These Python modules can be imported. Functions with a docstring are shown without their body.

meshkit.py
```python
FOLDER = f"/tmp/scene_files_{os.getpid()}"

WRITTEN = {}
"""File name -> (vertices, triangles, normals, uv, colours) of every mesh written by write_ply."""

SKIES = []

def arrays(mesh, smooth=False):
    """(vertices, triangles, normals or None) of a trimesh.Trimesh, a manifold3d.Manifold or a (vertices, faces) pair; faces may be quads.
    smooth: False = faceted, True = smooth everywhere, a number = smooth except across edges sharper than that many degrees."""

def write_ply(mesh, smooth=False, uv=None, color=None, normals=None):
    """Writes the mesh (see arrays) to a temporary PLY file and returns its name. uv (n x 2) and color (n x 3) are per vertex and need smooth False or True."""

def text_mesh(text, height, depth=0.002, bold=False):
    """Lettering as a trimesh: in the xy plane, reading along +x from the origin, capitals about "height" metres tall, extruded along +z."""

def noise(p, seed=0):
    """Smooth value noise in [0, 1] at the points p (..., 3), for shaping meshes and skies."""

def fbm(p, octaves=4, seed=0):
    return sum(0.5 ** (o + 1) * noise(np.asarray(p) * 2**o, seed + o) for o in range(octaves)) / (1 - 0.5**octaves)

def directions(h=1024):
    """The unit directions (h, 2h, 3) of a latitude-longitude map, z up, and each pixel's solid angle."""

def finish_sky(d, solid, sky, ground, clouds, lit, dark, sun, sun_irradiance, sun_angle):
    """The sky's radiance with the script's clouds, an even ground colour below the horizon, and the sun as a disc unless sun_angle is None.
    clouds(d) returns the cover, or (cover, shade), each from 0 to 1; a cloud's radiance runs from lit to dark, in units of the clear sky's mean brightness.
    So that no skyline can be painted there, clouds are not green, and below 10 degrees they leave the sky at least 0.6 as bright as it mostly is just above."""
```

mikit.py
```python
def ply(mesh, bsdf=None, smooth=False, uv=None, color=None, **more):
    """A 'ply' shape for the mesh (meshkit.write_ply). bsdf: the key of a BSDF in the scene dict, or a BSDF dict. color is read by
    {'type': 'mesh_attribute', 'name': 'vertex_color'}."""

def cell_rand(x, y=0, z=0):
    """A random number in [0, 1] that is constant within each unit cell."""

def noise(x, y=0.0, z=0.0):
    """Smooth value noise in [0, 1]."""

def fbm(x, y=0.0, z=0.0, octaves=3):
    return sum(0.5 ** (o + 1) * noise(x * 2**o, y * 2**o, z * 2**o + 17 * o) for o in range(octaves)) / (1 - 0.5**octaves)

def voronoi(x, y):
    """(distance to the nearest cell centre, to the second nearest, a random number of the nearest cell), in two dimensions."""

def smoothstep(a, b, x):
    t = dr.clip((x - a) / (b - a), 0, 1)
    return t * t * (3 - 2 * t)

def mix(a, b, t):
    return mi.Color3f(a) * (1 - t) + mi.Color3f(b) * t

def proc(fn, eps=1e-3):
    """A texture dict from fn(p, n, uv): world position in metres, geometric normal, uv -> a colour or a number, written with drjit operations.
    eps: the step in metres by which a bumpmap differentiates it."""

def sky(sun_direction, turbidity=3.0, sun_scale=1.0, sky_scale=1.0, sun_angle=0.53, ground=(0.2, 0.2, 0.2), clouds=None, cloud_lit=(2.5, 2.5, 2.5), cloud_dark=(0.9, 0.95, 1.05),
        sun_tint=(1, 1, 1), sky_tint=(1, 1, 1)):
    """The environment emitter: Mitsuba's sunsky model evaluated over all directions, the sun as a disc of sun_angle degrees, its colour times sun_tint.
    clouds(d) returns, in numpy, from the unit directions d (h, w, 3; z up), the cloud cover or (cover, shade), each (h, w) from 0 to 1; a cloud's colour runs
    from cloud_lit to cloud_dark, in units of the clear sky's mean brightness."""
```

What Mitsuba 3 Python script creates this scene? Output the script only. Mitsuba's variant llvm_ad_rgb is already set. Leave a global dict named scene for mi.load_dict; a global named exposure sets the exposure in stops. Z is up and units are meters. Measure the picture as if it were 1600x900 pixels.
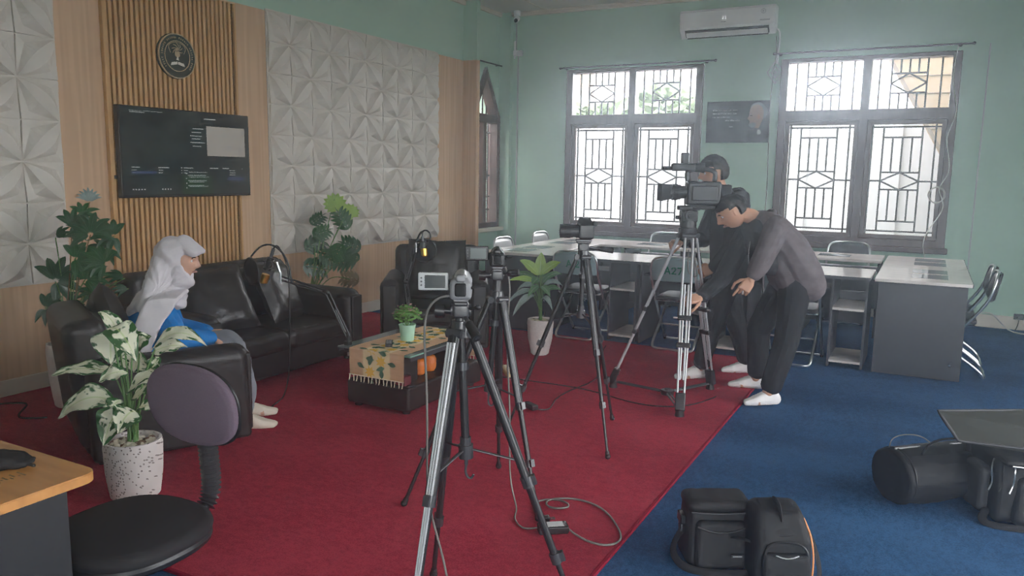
import math, random
import numpy as np, trimesh, manifold3d as m3, shapely.geometry as sg
import drjit as dr, mitsuba as mi
import mikit, meshkit
from mikit import proc, noise, fbm, smoothstep, mix, cell_rand, voronoi

T = mi.ScalarTransform4f
scene, labels = {}, {}
random.seed(7); rng = np.random.default_rng(7)

# ------------------------------------------------------------------ camera
CAM = np.array([0.0, 0.0, 1.52])
PITCH, ROLL, YAW, FOCAL = 0.146804505, 0.0162432348, -0.488998991, 1216.5
_f = np.array([math.sin(YAW) * math.cos(PITCH), math.cos(YAW) * math.cos(PITCH), -math.sin(PITCH)])
_r = np.array([math.cos(YAW), -math.sin(YAW), 0.0]); _u = np.cross(_r, _f)
_u = -math.sin(ROLL) * _r + math.cos(ROLL) * _u
scene['view'] = {'type': 'perspective', 'fov': 2 * math.degrees(math.atan(800 / FOCAL)), 'fov_axis': 'x', 'near_clip': 0.05, 'far_clip': 200.0,
                   'to_world': T().look_at(origin=CAM.tolist(), target=(CAM + _f).tolist(), up=_u.tolist())}
# ------------------------------------------------------------------ overcast daylight
SKY_LEVEL = 1.0
def overcast(d):
    return np.ones(d.shape[:2]), 0.15 * meshkit.fbm(d * 3.0, 3)
scene['sky'] = mikit.sky((0.25, 0.55, 0.8), turbidity=6.0, sun_scale=0.0, sky_scale=1.0, ground=(0.30, 0.30, 0.29), clouds=overcast,
                         cloud_lit=(1.0, 1.0, 1.02), cloud_dark=(0.75, 0.77, 0.8))
exposure = 6.95
# ------------------------------------------------------------------ materials
def rough(color, r=0.6, spec=0.5, metal=0.0, **k):
    c = color if isinstance(color, dict) else {'type': 'rgb', 'value': list(color)}
    return {'type': 'twosided', 'bsdf': {'type': 'principled', 'base_color': c, 'roughness': r, 'specular': spec, 'metallic': metal, **k}}
def bumped(b, fn, s, eps=1e-3):
    inner = b['bsdf']
    return {'type': 'twosided', 'bsdf': {'type': 'bumpmap', 'arbitrary': proc(fn, eps), 'scale': s, 'bsdf': inner}}
def diffuse(c):
    return {'type': 'twosided', 'bsdf': {'type': 'diffuse', 'reflectance': c if isinstance(c, dict) else {'type': 'rgb', 'value': list(c)}}}
GREEN = (0.40, 0.545, 0.44)
PEACH = (0.60, 0.405, 0.26)
def f_leftwall(p, n, uv):
    g = mix(PEACH, (0.51, 0.33, 0.205), smoothstep(0.25, 0.75, noise(p.y * 55 + p.x * 55, 0, p.z * 1.3)) * 0.5 + 0.3 * fbm(p.y * 9 + p.x * 9, 3, p.z * 0.6))
    a = mix(GREEN, (0.37, 0.505, 0.41), fbm(p.y * 1.2, p.x * 1.2, p.z * 1.2))
    return dr.select((p.z < 2.905) & (p.y < 8.69), g, a)
def f_green(p, n, uv):
    return mix(GREEN, (0.36, 0.50, 0.405), fbm(p.x * 0.9, p.y * 0.9, p.z * 0.9))
def f_redcarpet(p, n, uv):
    t = 0.45 * noise(p.x * 240, p.y * 240) + 0.35 * fbm(p.x * 30, p.y * 60) + 0.5 * fbm(p.x * 1.6, p.y * 2.3)
    return mix((0.40, 0.050, 0.072), (0.25, 0.028, 0.042), smoothstep(0.3, 1.0, t))
def f_bluecarpet(p, n, uv):
    t = 0.45 * noise(p.x * 240, p.y * 240) + 0.35 * fbm(p.x * 60, p.y * 30) + 0.6 * fbm(p.x * 1.1, p.y * 3.0)
    return mix((0.042, 0.104, 0.210), (0.021, 0.052, 0.110), smoothstep(0.3, 1.1, t))
def f_ceiling(p, n, uv):
    return mix((0.60, 0.57, 0.52), (0.50, 0.47, 0.42), fbm(p.x * 1.5, p.y * 1.5))
def f_oak(p, n, uv):
    return mix((0.62, 0.365, 0.16), (0.44, 0.24, 0.09), 0.6 * fbm(p.y * 60, p.x * 60, p.z * 2.2) + 0.4 * noise(p.y * 26, 0, p.z * 0.7))
def f_orangewood(p, n, uv):
    return mix((0.50, 0.235, 0.075), (0.38, 0.165, 0.05), fbm(p.x * 4, p.y * 40, 0))
def f_desktop(p, n, uv):
    return mix((0.56, 0.51, 0.47), (0.47, 0.43, 0.40), fbm(p.x * 7, p.y * 18, p.z))
def f_framewood(p, n, uv):
    return mix((0.085, 0.045, 0.04), (0.05, 0.026, 0.024), fbm(p.x * 20 + p.y * 20, 0, p.z * 3))
def f_terrazzo(p, n, uv):
    a, b, r = voronoi(p.x * 75 + p.y * 40, p.z * 75 + p.y * 20)
    k = (a < 0.30) & (r > 0.62)
    return mix(dr.select(k, mi.Color3f(0.13, 0.10, 0.09), mi.Color3f(0.62, 0.57, 0.54)), (0.50, 0.46, 0.43), 0.6 * fbm(p.x * 14, p.y * 14, p.z * 14))
def f_potwhite(p, n, uv):
    return mix((0.66, 0.60, 0.57), (0.56, 0.50, 0.47), fbm(p.x * 60, p.y * 60, p.z * 60))
def f_leather(p, n, uv):
    return mix((0.012, 0.010, 0.010), (0.020, 0.016, 0.015), fbm(p.x * 8, p.y * 8, p.z * 8))
def f_leatherbump(p, n, uv):
    return fbm(p.x * 45, p.y * 45, p.z * 45)
def f_cushbump(p, n, uv):
    return fbm(p.x * 14, p.y * 14, p.z * 14, 4)
def f_variegated(p, n, uv):
    b = fbm(uv.x * 7 + p.x * 3, uv.y * 5 + p.z * 3, p.y * 4)
    e = dr.abs(uv.y - 0.5) * 2
    t = smoothstep(0.42, 0.54, b + 0.25 * e - 0.16 + 0.18 * (cell_rand(dr.floor(uv.x * 0.5), p.y * 0 + 3) - 0.5))
    c = mix((0.66, 0.66, 0.50), (0.030, 0.095, 0.028), t)
    return mix(c, (0.42, 0.52, 0.20), smoothstep(0.10, 0.0, e) * 0.6)
def leafcol(a, b, vein):
    def f(p, n, uv):
        e = dr.abs(uv.y - 0.5) * 2
        c = mix(a, b, fbm(p.x * 14, p.y * 14, p.z * 14) * 0.7 + 0.3 * e)
        return mix(c, vein, smoothstep(0.09, 0.02, e) * 0.7)
    return f
def f_poster(p, n, uv):
    return mix((0.018, 0.022, 0.026), (0.035, 0.042, 0.048), fbm(p.x * 4, 0, p.z * 4))
def f_hijab(p, n, uv):
    return mix((0.56, 0.53, 0.54), (0.49, 0.46, 0.475), fbm(p.x * 25, p.y * 25, p.z * 25))
def f_runner(p, n, uv):
    w = 0.5 + 0.5 * dr.sin(uv.x * 900)
    base = mix((0.60, 0.42, 0.26), (0.46, 0.30, 0.17), 0.5 * noise(uv.x * 130, uv.y * 9) + 0.25 * w)
    e = dr.abs(uv.y - 0.5) * 2
    base = mix(base, (0.66, 0.52, 0.31), smoothstep(0.50, 0.46, e))
    return mix(base, (0.55, 0.32, 0.19), smoothstep(0.50, 0.54, e) * 0.5)
def f_speaker(p, n, uv):
    return mix((0.05, 0.05, 0.055), (0.02, 0.02, 0.022), noise(p.x * 500, p.y * 500, p.z * 500))
def f_jacket(p, n, uv):
    return mix((0.12, 0.10, 0.105), (0.075, 0.062, 0.066), fbm(p.x * 22, p.y * 22, p.z * 22))
def f_purple(p, n, uv):
    return mix((0.155, 0.115, 0.145), (0.11, 0.08, 0.105), 0.5 * noise(p.x * 420, p.y * 420, p.z * 420) + 0.5 * fbm(p.x * 9, p.y * 9, p.z * 9))
def f_fence(p, n, uv):
    return mix((0.40, 0.385, 0.39), (0.35, 0.34, 0.345), fbm(p.x * 2, p.y * 2, p.z * 0.5))
def f_screen(p, n, uv):
    c = mix((0.012, 0.019, 0.024), (0.022, 0.034, 0.036), smoothstep(0.2, 0.9, fbm(uv.x * 4, uv.y * 3)))
    return mix(c, (0.013, 0.040, 0.022), smoothstep(0.40, 0.45, uv.x) * smoothstep(0.70, 0.64, uv.x) * smoothstep(0.26, 0.2, uv.y))
MATS = {
    'wallpaper': rough(proc(f_leftwall), 0.85, 0.2), 'green_paint': rough(proc(f_green), 0.8, 0.25),
    'red_pile': diffuse(proc(f_redcarpet)), 'blue_pile': diffuse(proc(f_bluecarpet)), 'ceiling_board': diffuse(proc(f_ceiling)),
    'oak': rough(proc(f_oak), 0.45), 'oak_dark': rough((0.11, 0.055, 0.02), 0.6), 'panel_white': rough((0.56, 0.515, 0.455), 0.45, 0.4),
    'trim_cream': rough((0.55, 0.50, 0.42), 0.6), 'trim_white': rough((0.66, 0.64, 0.60), 0.5), 'frame_wood': rough(proc(f_framewood), 0.35),
    'orange_wood': rough(proc(f_orangewood), 0.35), 'desk_top': rough(proc(f_desktop), 0.14, 0.7, clearcoat=0.8, clearcoat_gloss=0.95), 'desk_dark': rough((0.040, 0.040, 0.046), 0.45),
    'desk_black': rough((0.014, 0.014, 0.016), 0.5), 'iron': rough((0.03, 0.028, 0.028), 0.5), 'terrazzo': rough(proc(f_terrazzo), 0.6),
    'pot_white': rough(proc(f_potwhite), 0.55), 'leather': bumped(rough(proc(f_leather), 0.42, 0.45), f_leatherbump, 0.0025),
    'leather_soft': bumped(rough(proc(f_leather), 0.36, 0.5), f_cushbump, 0.010, 3e-3), 'black_plastic': rough((0.015, 0.015, 0.016), 0.35),
    'black_matte': rough((0.012, 0.012, 0.013), 0.7, 0.3), 'black_fabric': rough((0.017, 0.016, 0.017), 0.8, 0.25, sheen=0.3),
    'bag_fabric': bumped(rough((0.011, 0.011, 0.012), 0.65, 0.3, sheen=0.15), f_cushbump, 0.012, 3e-3), 'rubber': rough((0.01, 0.01, 0.01), 0.6),
    'chrome': rough((0.72, 0.72, 0.72), 0.18, 0.5, 1.0), 'aluminium': rough((0.62, 0.62, 0.63), 0.32, 0.5, 1.0), 'dark_metal': rough((0.10, 0.10, 0.105), 0.35, 0.5, 0.9),
    'gunmetal': rough((0.035, 0.035, 0.038), 0.3, 0.6), 'gold': rough((0.78, 0.46, 0.10), 0.25, 0.5, 1.0), 'white_plastic': rough((0.68, 0.68, 0.67), 0.3),
    'grey_plastic': rough((0.20, 0.20, 0.205), 0.45), 'bright_metal': rough((0.40, 0.40, 0.41), 0.3, 0.7, 0.35), 'light_plastic': rough((0.42, 0.42, 0.42), 0.4), 'mint': rough((0.36, 0.55, 0.40), 0.4),
    'chair_back': rough((0.20, 0.28, 0.29), 0.6), 'seat_pad': rough((0.02, 0.02, 0.024), 0.5), 'stencil_green': diffuse((0.02, 0.16, 0.10)),
    'chair_shell': rough((0.36, 0.36, 0.36), 0.3, 0.5, 0.5), 'purple_fabric': rough(proc(f_purple), 0.85, 0.2, sheen=0.4),
    'variegated': rough(proc(f_variegated), 0.4, 0.4), 'leaf_dark': rough(proc(leafcol((0.012, 0.052, 0.018), (0.030, 0.105, 0.034), (0.07, 0.17, 0.07))), 0.36, 0.5),
    'leaf_deep': rough(proc(leafcol((0.012, 0.045, 0.020), (0.026, 0.080, 0.032), (0.06, 0.13, 0.07))), 0.34, 0.5),
    'leaf_lime': rough(proc(leafcol((0.20, 0.33, 0.065), (0.32, 0.44, 0.12), (0.45, 0.55, 0.25))), 0.4, 0.4),
    'leaf_frost': rough(proc(leafcol((0.10, 0.16, 0.14), (0.30, 0.36, 0.34), (0.45, 0.5, 0.45))), 0.5, 0.4),
    'leaf_mid': rough(proc(leafcol((0.05, 0.13, 0.06), (0.10, 0.20, 0.09), (0.35, 0.42, 0.30))), 0.38, 0.45),
    'stem_green': rough((0.10, 0.20, 0.06), 0.5), 'stem_brown': rough((0.16, 0.11, 0.05), 0.7), 'flower_pink': rough((0.45, 0.20, 0.21), 0.7), 'foliage': rough((0.10, 0.24, 0.05), 0.6),
    'soil': rough((0.05, 0.035, 0.025), 0.9), 'pebble_light': rough((0.60, 0.54, 0.42), 0.5), 'pebble_dark': rough((0.17, 0.10, 0.065), 0.5),
    'skin': rough((0.50, 0.29, 0.20), 0.5, 0.35), 'skin_tan': rough((0.43, 0.235, 0.155), 0.5, 0.35), 'hair': rough((0.008, 0.007, 0.007), 0.5), 'lip': rough((0.38, 0.18, 0.14), 0.5),
    'eye_dark': rough((0.01, 0.008, 0.008), 0.2), 'eye_white': rough((0.6, 0.58, 0.55), 0.3),
    'hijab': rough(proc(f_hijab), 0.75, 0.25, sheen=0.4), 'blue_cloth': rough((0.010, 0.155, 0.43), 0.6, 0.3, sheen=0.3), 'grey_cloth': rough((0.20, 0.21, 0.235), 0.75, 0.2),
    'cream_cloth': rough((0.58, 0.51, 0.42), 0.7), 'sock_white': rough((0.66, 0.64, 0.62), 0.85), 'jacket': rough(proc(f_jacket), 0.75, 0.25), 'trouser_black': rough((0.014, 0.014, 0.016), 0.8, 0.2),
    'jacket_black': rough((0.020, 0.021, 0.024), 0.7, 0.3), 'poster': rough(proc(f_poster), 0.35), 'print_white': diffuse((0.5, 0.5, 0.5)), 'print_grey': diffuse((0.25, 0.26, 0.27)),
    'poster_face': rough((0.36, 0.25, 0.20), 0.5), 'emblem_dark': rough((0.022, 0.034, 0.028), 0.35), 'emblem_gold': rough((0.42, 0.32, 0.20), 0.4), 'emblem_white': rough((0.62, 0.60, 0.54), 0.5),
    'screen': rough(proc(f_screen), 0.14, 0.5), 'lcd_grey': rough((0.10, 0.125, 0.12), 0.25), 'lcd_dark': rough((0.018, 0.026, 0.028), 0.2), 'lens_glass': rough((0.01, 0.012, 0.02), 0.05, 0.8),
    'runner': rough(proc(f_runner), 0.85, 0.2), 'thread': rough((0.60, 0.52, 0.40), 0.9), 'flower_yellow': rough((0.66, 0.40, 0.06), 0.8), 'motif_green': rough((0.06, 0.12, 0.07), 0.8),
    'pumpkin': rough((0.55, 0.14, 0.018), 0.45), 'paper': rough((0.62, 0.60, 0.57), 0.8), 'maroon': rough((0.10, 0.015, 0.02), 0.6), 'fence_white': diffuse(proc(f_fence)),
    'soffit': diffuse((0.24, 0.18, 0.13)), 'roof_edge': diffuse((0.15, 0.12, 0.10)), 'tree_leaf': diffuse((0.17, 0.21, 0.13)), 'bark': diffuse((0.12, 0.08, 0.05)), 'ground': diffuse((0.40, 0.39, 0.37)),
    'glass_top': rough((0.10, 0.12, 0.115), 0.06, 0.8), 'glass_edge': rough((0.16, 0.33, 0.26), 0.15, 0.6), 'inset_glass': rough((0.13, 0.14, 0.145), 0.05, 0.7),
    'cable_black': rough((0.012, 0.012, 0.012), 0.5), 'cable_white': rough((0.50, 0.48, 0.44), 0.5), 'cable_grey': rough((0.14, 0.13, 0.12), 0.4), 'wood_light': rough((0.50, 0.36, 0.20), 0.6),
    'reflector': rough((0.030, 0.031, 0.026), 0.75, 0.2), 'orange_piping': rough((0.55, 0.22, 0.08), 0.6), 'bag_panel': rough((0.025, 0.025, 0.027), 0.6), 'zip_metal': rough((0.5, 0.5, 0.5), 0.3, 0.5, 1.0),
    'pane_glass': {'type': 'thindielectric', 'int_ior': 1.5}, 'carpet_edge': rough((0.20, 0.012, 0.026), 0.9, 0.1),
}
for _k, _v in MATS.items():
    scene['mat_' + _k] = _v

# ------------------------------------------------------------------ mesh helpers
V = lambda *a: np.array(a, float)
def join(*ms):
    ms = [m for m in ms if m is not None]
    return trimesh.util.concatenate(ms) if len(ms) > 1 else ms[0]
def tm(man):
    m = man.to_mesh()
    return trimesh.Trimesh(m.vert_properties[:, :3], m.tri_verts, process=False)
def box(x0, x1, y0, y1, z0, z1, b=0.0):
    if b <= 0:
        m = trimesh.creation.box((x1 - x0, y1 - y0, z1 - z0)); m.apply_translation(((x0 + x1) / 2, (y0 + y1) / 2, (z0 + z1) / 2)); return m
    pts = []
    for sx, X in ((1, x0), (-1, x1)):
        for sy, Y in ((1, y0), (-1, y1)):
            for sz, Z in ((1, z0), (-1, z1)):
                pts += [(X, Y + sy * b, Z + sz * b), (X + sx * b, Y, Z + sz * b), (X + sx * b, Y + sy * b, Z)]
    return trimesh.convex.convex_hull(np.array(pts))
def rbox(x0, x1, y0, y1, z0, z1, r, n=16):
    s = m3.Manifold.sphere(r, n)
    return tm(m3.Manifold.batch_hull([s.translate((X, Y, Z)) for X in (x0 + r, x1 - r) for Y in (y0 + r, y1 - r) for Z in (z0 + r, z1 - r)]))
def frame_of(d):
    d = np.asarray(d, float) / np.linalg.norm(d)
    a = np.cross(d, V(0, 0, 1) if abs(d[2]) < 0.95 else V(1, 0, 0)); a /= np.linalg.norm(a)
    return a, np.cross(d, a), d
def cyl(p0, p1, r, r2=None, n=14):
    p0, p1 = np.asarray(p0, float), np.asarray(p1, float); r2 = r if r2 is None else r2
    a, b, d = frame_of(p1 - p0); t = np.arange(n) * 2 * np.pi / n
    ring = np.cos(t)[:, None] * a + np.sin(t)[:, None] * b
    v = np.vstack([p0 + ring * r, p1 + ring * r2, p0, p1]); i = np.arange(n); j = (i + 1) % n
    f = np.vstack([np.c_[i, j, j + n], np.c_[i, j + n, i + n], np.c_[j, i, i * 0 + 2 * n], np.c_[i + n, j + n, i * 0 + 2 * n + 1]])
    return trimesh.Trimesh(v, f, process=False)
def spline(pts, n=8, closed=False):
    from scipy.interpolate import CubicSpline
    p = np.asarray(pts, float)
    if len(p) < 3: return p
    if closed: p = np.vstack([p, p[:1]])
    s = np.r_[0, np.cumsum(np.linalg.norm(np.diff(p, axis=0), axis=1) ** 0.5 + 1e-9)]
    c = CubicSpline(s, p, bc_type='periodic' if closed else 'natural')
    q = c(np.linspace(0, s[-1], n * (len(p) - 1) + 1))
    return q[:-1] if closed else q
def tube(pts, r, n=8, closed=False, flat=None):
    p = np.asarray(pts, float); k = len(p); r = np.broadcast_to(np.asarray(r, float), (k,))
    t = (np.roll(p, -1, 0) - np.roll(p, 1, 0)) if closed else np.gradient(p, axis=0)
    t /= np.linalg.norm(t, axis=1, keepdims=True) + 1e-12
    a = frame_of(t[0])[0]; A = []
    for q in t:
        a = a - q * (a @ q); a /= np.linalg.norm(a) + 1e-12; A.append(a)
    A = np.array(A); B = np.cross(t, A); ang = np.arange(n) * 2 * np.pi / n
    v = p[:, None] + r[:, None, None] * (np.cos(ang)[None, :, None] * A[:, None] + np.sin(ang)[None, :, None] * B[:, None] * (flat or 1.0))
    v = v.reshape(-1, 3); m = k if closed else k - 1
    i, j = np.meshgrid(np.arange(m), np.arange(n), indexing='ij'); i2, j2 = (i + 1) % k, (j + 1) % n
    q = np.stack([i * n + j, i * n + j2, i2 * n + j2, i2 * n + j], -1).reshape(-1, 4)
    f = np.vstack([q[:, [0, 1, 2]], q[:, [0, 2, 3]]])
    if not closed:
        v = np.vstack([v, p[0], p[-1]]); j = np.arange(n); j2 = (j + 1) % n
        f = np.vstack([f, np.c_[j2, j, j * 0 + k * n], np.c_[(k - 1) * n + j, (k - 1) * n + j2, j * 0 + k * n + 1]])
    return trimesh.Trimesh(v, f, process=False)
def lathe(prof, n=28, c=(0, 0, 0)):
    p = np.asarray(prof, float); k = len(p); t = np.arange(n) * 2 * np.pi / n
    v = np.stack([p[:, 0][:, None] * np.cos(t), p[:, 0][:, None] * np.sin(t), np.repeat(p[:, 1][:, None], n, 1)], -1).reshape(-1, 3)
    i, j = np.meshgrid(np.arange(k - 1), np.arange(n), indexing='ij'); j2 = (j + 1) % n
    q = np.stack([i * n + j, i * n + j2, (i + 1) * n + j2, (i + 1) * n + j], -1).reshape(-1, 4)
    return trimesh.Trimesh(v + np.asarray(c, float), np.vstack([q[:, [0, 1, 2]], q[:, [0, 2, 3]]]), process=False)
def ball(c, r, s=2):
    m = trimesh.creation.icosphere(s); m.vertices = m.vertices * np.asarray(r, float) + np.asarray(c, float); return m
def prism(poly, depth, holes=None):
    return trimesh.creation.extrude_polygon(sg.Polygon(poly, holes) if not isinstance(poly, sg.base.BaseGeometry) else poly, depth, engine='earcut')
def rot(axis, a, c=(0, 0, 0)):
    return trimesh.transformations.rotation_matrix(a, axis, c)
def mv(m, loc=(0, 0, 0), rz=0.0, pre=None):
    m = m.copy()
    if pre is not None: m.apply_transform(pre)
    if rz: m.apply_transform(rot((0, 0, 1), rz))
    m.apply_translation(loc); return m
def basis(x, y, z, o):
    M = np.eye(4); M[:3, 0], M[:3, 1], M[:3, 2], M[:3, 3] = x, y, z, o; return M
def hullchain(pts, rad, n=14, closed=None):
    """union of hulls of neighbouring spheres"""
    out = []
    for (a, ra), (b, rb) in zip(zip(pts[:-1], rad[:-1]), zip(pts[1:], rad[1:])):
        A = m3.Manifold.sphere(ra, n) if np.isscalar(ra) else m3.Manifold.sphere(1, n).scale(ra)
        B = m3.Manifold.sphere(rb, n) if np.isscalar(rb) else m3.Manifold.sphere(1, n).scale(rb)
        out.append(m3.Manifold.batch_hull([A.translate(tuple(a)), B.translate(tuple(b))]))
    return out
def melt(mans, edge=0.015, it=12):
    m = m3.Manifold.batch_boolean(mans, m3.OpType.Add)
    t = tm(m.refine_to_length(edge)); t.merge_vertices()
    trimesh.smoothing.filter_taubin(t, lamb=0.5, nu=0.53, iterations=it); return t
def grid(nu, nv, fn):
    """quad sheet: fn(u, v) arrays in [0, 1] -> (.., 3); returns (mesh, uv)"""
    u, v = np.meshgrid(np.linspace(0, 1, nu), np.linspace(0, 1, nv), indexing='ij'); P = fn(u, v).reshape(-1, 3)
    i, j = np.meshgrid(np.arange(nu - 1), np.arange(nv - 1), indexing='ij')
    q = np.stack([i * nv + j, (i + 1) * nv + j, (i + 1) * nv + j + 1, i * nv + j + 1], -1).reshape(-1, 4)
    return trimesh.Trimesh(P, np.vstack([q[:, [0, 1, 2]], q[:, [0, 2, 3]]]), process=False), np.stack([u, v], -1).reshape(-1, 2)

# ------------------------------------------------------------------ naming
COUNT = {}
def fresh(k):
    n = COUNT.get(k, 0); COUNT[k] = n + 1
    return k if n == 0 else f'{k}_{n:03d}'
def thing(name, label, cat, group=None, kind=None):
    k = fresh(name); labels[k] = {'label': label, 'category': cat}
    if group: labels[k]['group'] = group
    if kind: labels[k]['kind'] = kind
    return k
def part(parent, name, mesh, mat, smooth=30, label=None, kind=None, **kw):
    k = fresh(parent + '__' + name) if parent else fresh(name)
    scene[k] = mikit.ply(mesh, 'mat_' + mat, smooth, **kw)
    if label or kind:
        labels[k] = {}
        if label: labels[k]['label'] = label
        if kind: labels[k]['kind'] = kind
    return k
def again(parent, name, plyd, mat=None, to=None):
    k = fresh(parent + '__' + name); d = dict(plyd)
    if to is not None: d['to_world'] = T(to)
    if mat: d['bsdf'] = {'type': 'ref', 'id': 'mat_' + mat}
    scene[k] = d; return k
def solo(name, mesh, mat, label, cat, smooth=30, group=None, kind=None):
    k = thing(name, label, cat, group, kind); scene[k] = mikit.ply(mesh, 'mat_' + mat, smooth); return k
def struct(name, mesh, mat, label=None, smooth=False, kind='structure'):
    k = fresh(name); labels[k] = {'kind': kind}
    if label: labels[k]['label'] = label
    if mesh is not None: scene[k] = mikit.ply(mesh, 'mat_' + mat, smooth)
    return k
# ------------------------------------------------------------------ room shell
XL, YB, XR, YF, ZC = -5.32, 9.5, 3.3, -1.6, 3.62
XN = -5.27                                    # the wall by the arched window, beyond the pillar
WINS = [(-4.28, -2.505), (-1.62, 0.17)]; WZ = (0.78, 2.84)
struct('floor', box(XL - .3, XR + .3, YF - .3, YB + .3, -0.25, -0.012), 'blue_pile', 'blue needle-felt floor covering')
struct('ceiling', box(XL - .3, XR + .3, YF - .3, YB + .3, ZC, ZC + .12), 'ceiling_board', 'off-white boarded ceiling')
for i, x in enumerate((-4.6, -3.38, -2.16, -0.94, 0.28)):
    part('ceiling', 'joint_strip', box(x - .012, x + .012, YF, YB, ZC - .008, ZC), 'trim_cream', False)
def cutbox(b, holes):
    m = m3.Manifold.cube((b[1] - b[0], b[3] - b[2], b[5] - b[4])).translate((b[0], b[2], b[4]))
    for h in holes:
        m = m - m3.Manifold.cube((h[1] - h[0], h[3] - h[2], h[5] - h[4])).translate((h[0], h[2], h[4]))
    return tm(m)
struct('wall_back', cutbox((XL - .3, XR + .2, YB, YB + .18, -.2, ZC + .05), [(a, b, YB - 1, YB + 1, *WZ) for a, b in WINS]), 'green_paint', 'pale green painted wall with two barred windows')
# right and rear walls are outside the picture: two windows like those at the back, and a wide doorway
RW = [(1.6, 3.2), (4.0, 5.8)]
struct('wall_right', cutbox((XR, XR + .18, YF - .2, YB + .2, -.2, ZC + .05), [(XR - 1, XR + 1, a, b, .6, 3.1) for a, b in RW]), 'green_paint')
struct('wall_front', cutbox((XL - .3, XR + .2, YF - .18, YF, -.2, ZC + .05), [(0.6, 2.8, YF - 1, YF + 1, 0, 2.6)]), 'green_paint')
YP0, YP1, XP = 8.595, 8.67, -5.12            # pillar
arch = [(8.68, .78), (9.41, .78), (9.41, 2.26), (9.045, 2.88), (8.68, 2.26)]
wl = m3.Manifold.cube((.3, YP0 - YF + .25, ZC + .2)).translate((XL - .3, YF - .2, -.2))
wl = wl + m3.Manifold.cube((.3 + XP - XL, YP1 - YP0, ZC + .2)).translate((XL - .3, YP0, -.2))
nic = m3.Manifold.cube((.3 + XN - XL, YB - YP1 + .05, ZC + .2)).translate((XL - .3, YP1, -.2))
ax = prism(arch, 1.0); ax.apply_transform(basis((0, 1, 0), (0, 0, 1), (1, 0, 0), (XL - .5, 0, 0)))
hole = m3.Manifold(m3.Mesh(np.asarray(ax.vertices, np.float32), np.asarray(ax.faces, np.uint32)))
nic = nic - hole
nic = nic + m3.Manifold.cube((.17, .2, ZC + .2)).translate((XN, 9.43, -.2))
struct('wall_left', tm(wl + nic), 'wallpaper', 'wall with tan wood-grain cladding below green paint')
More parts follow.
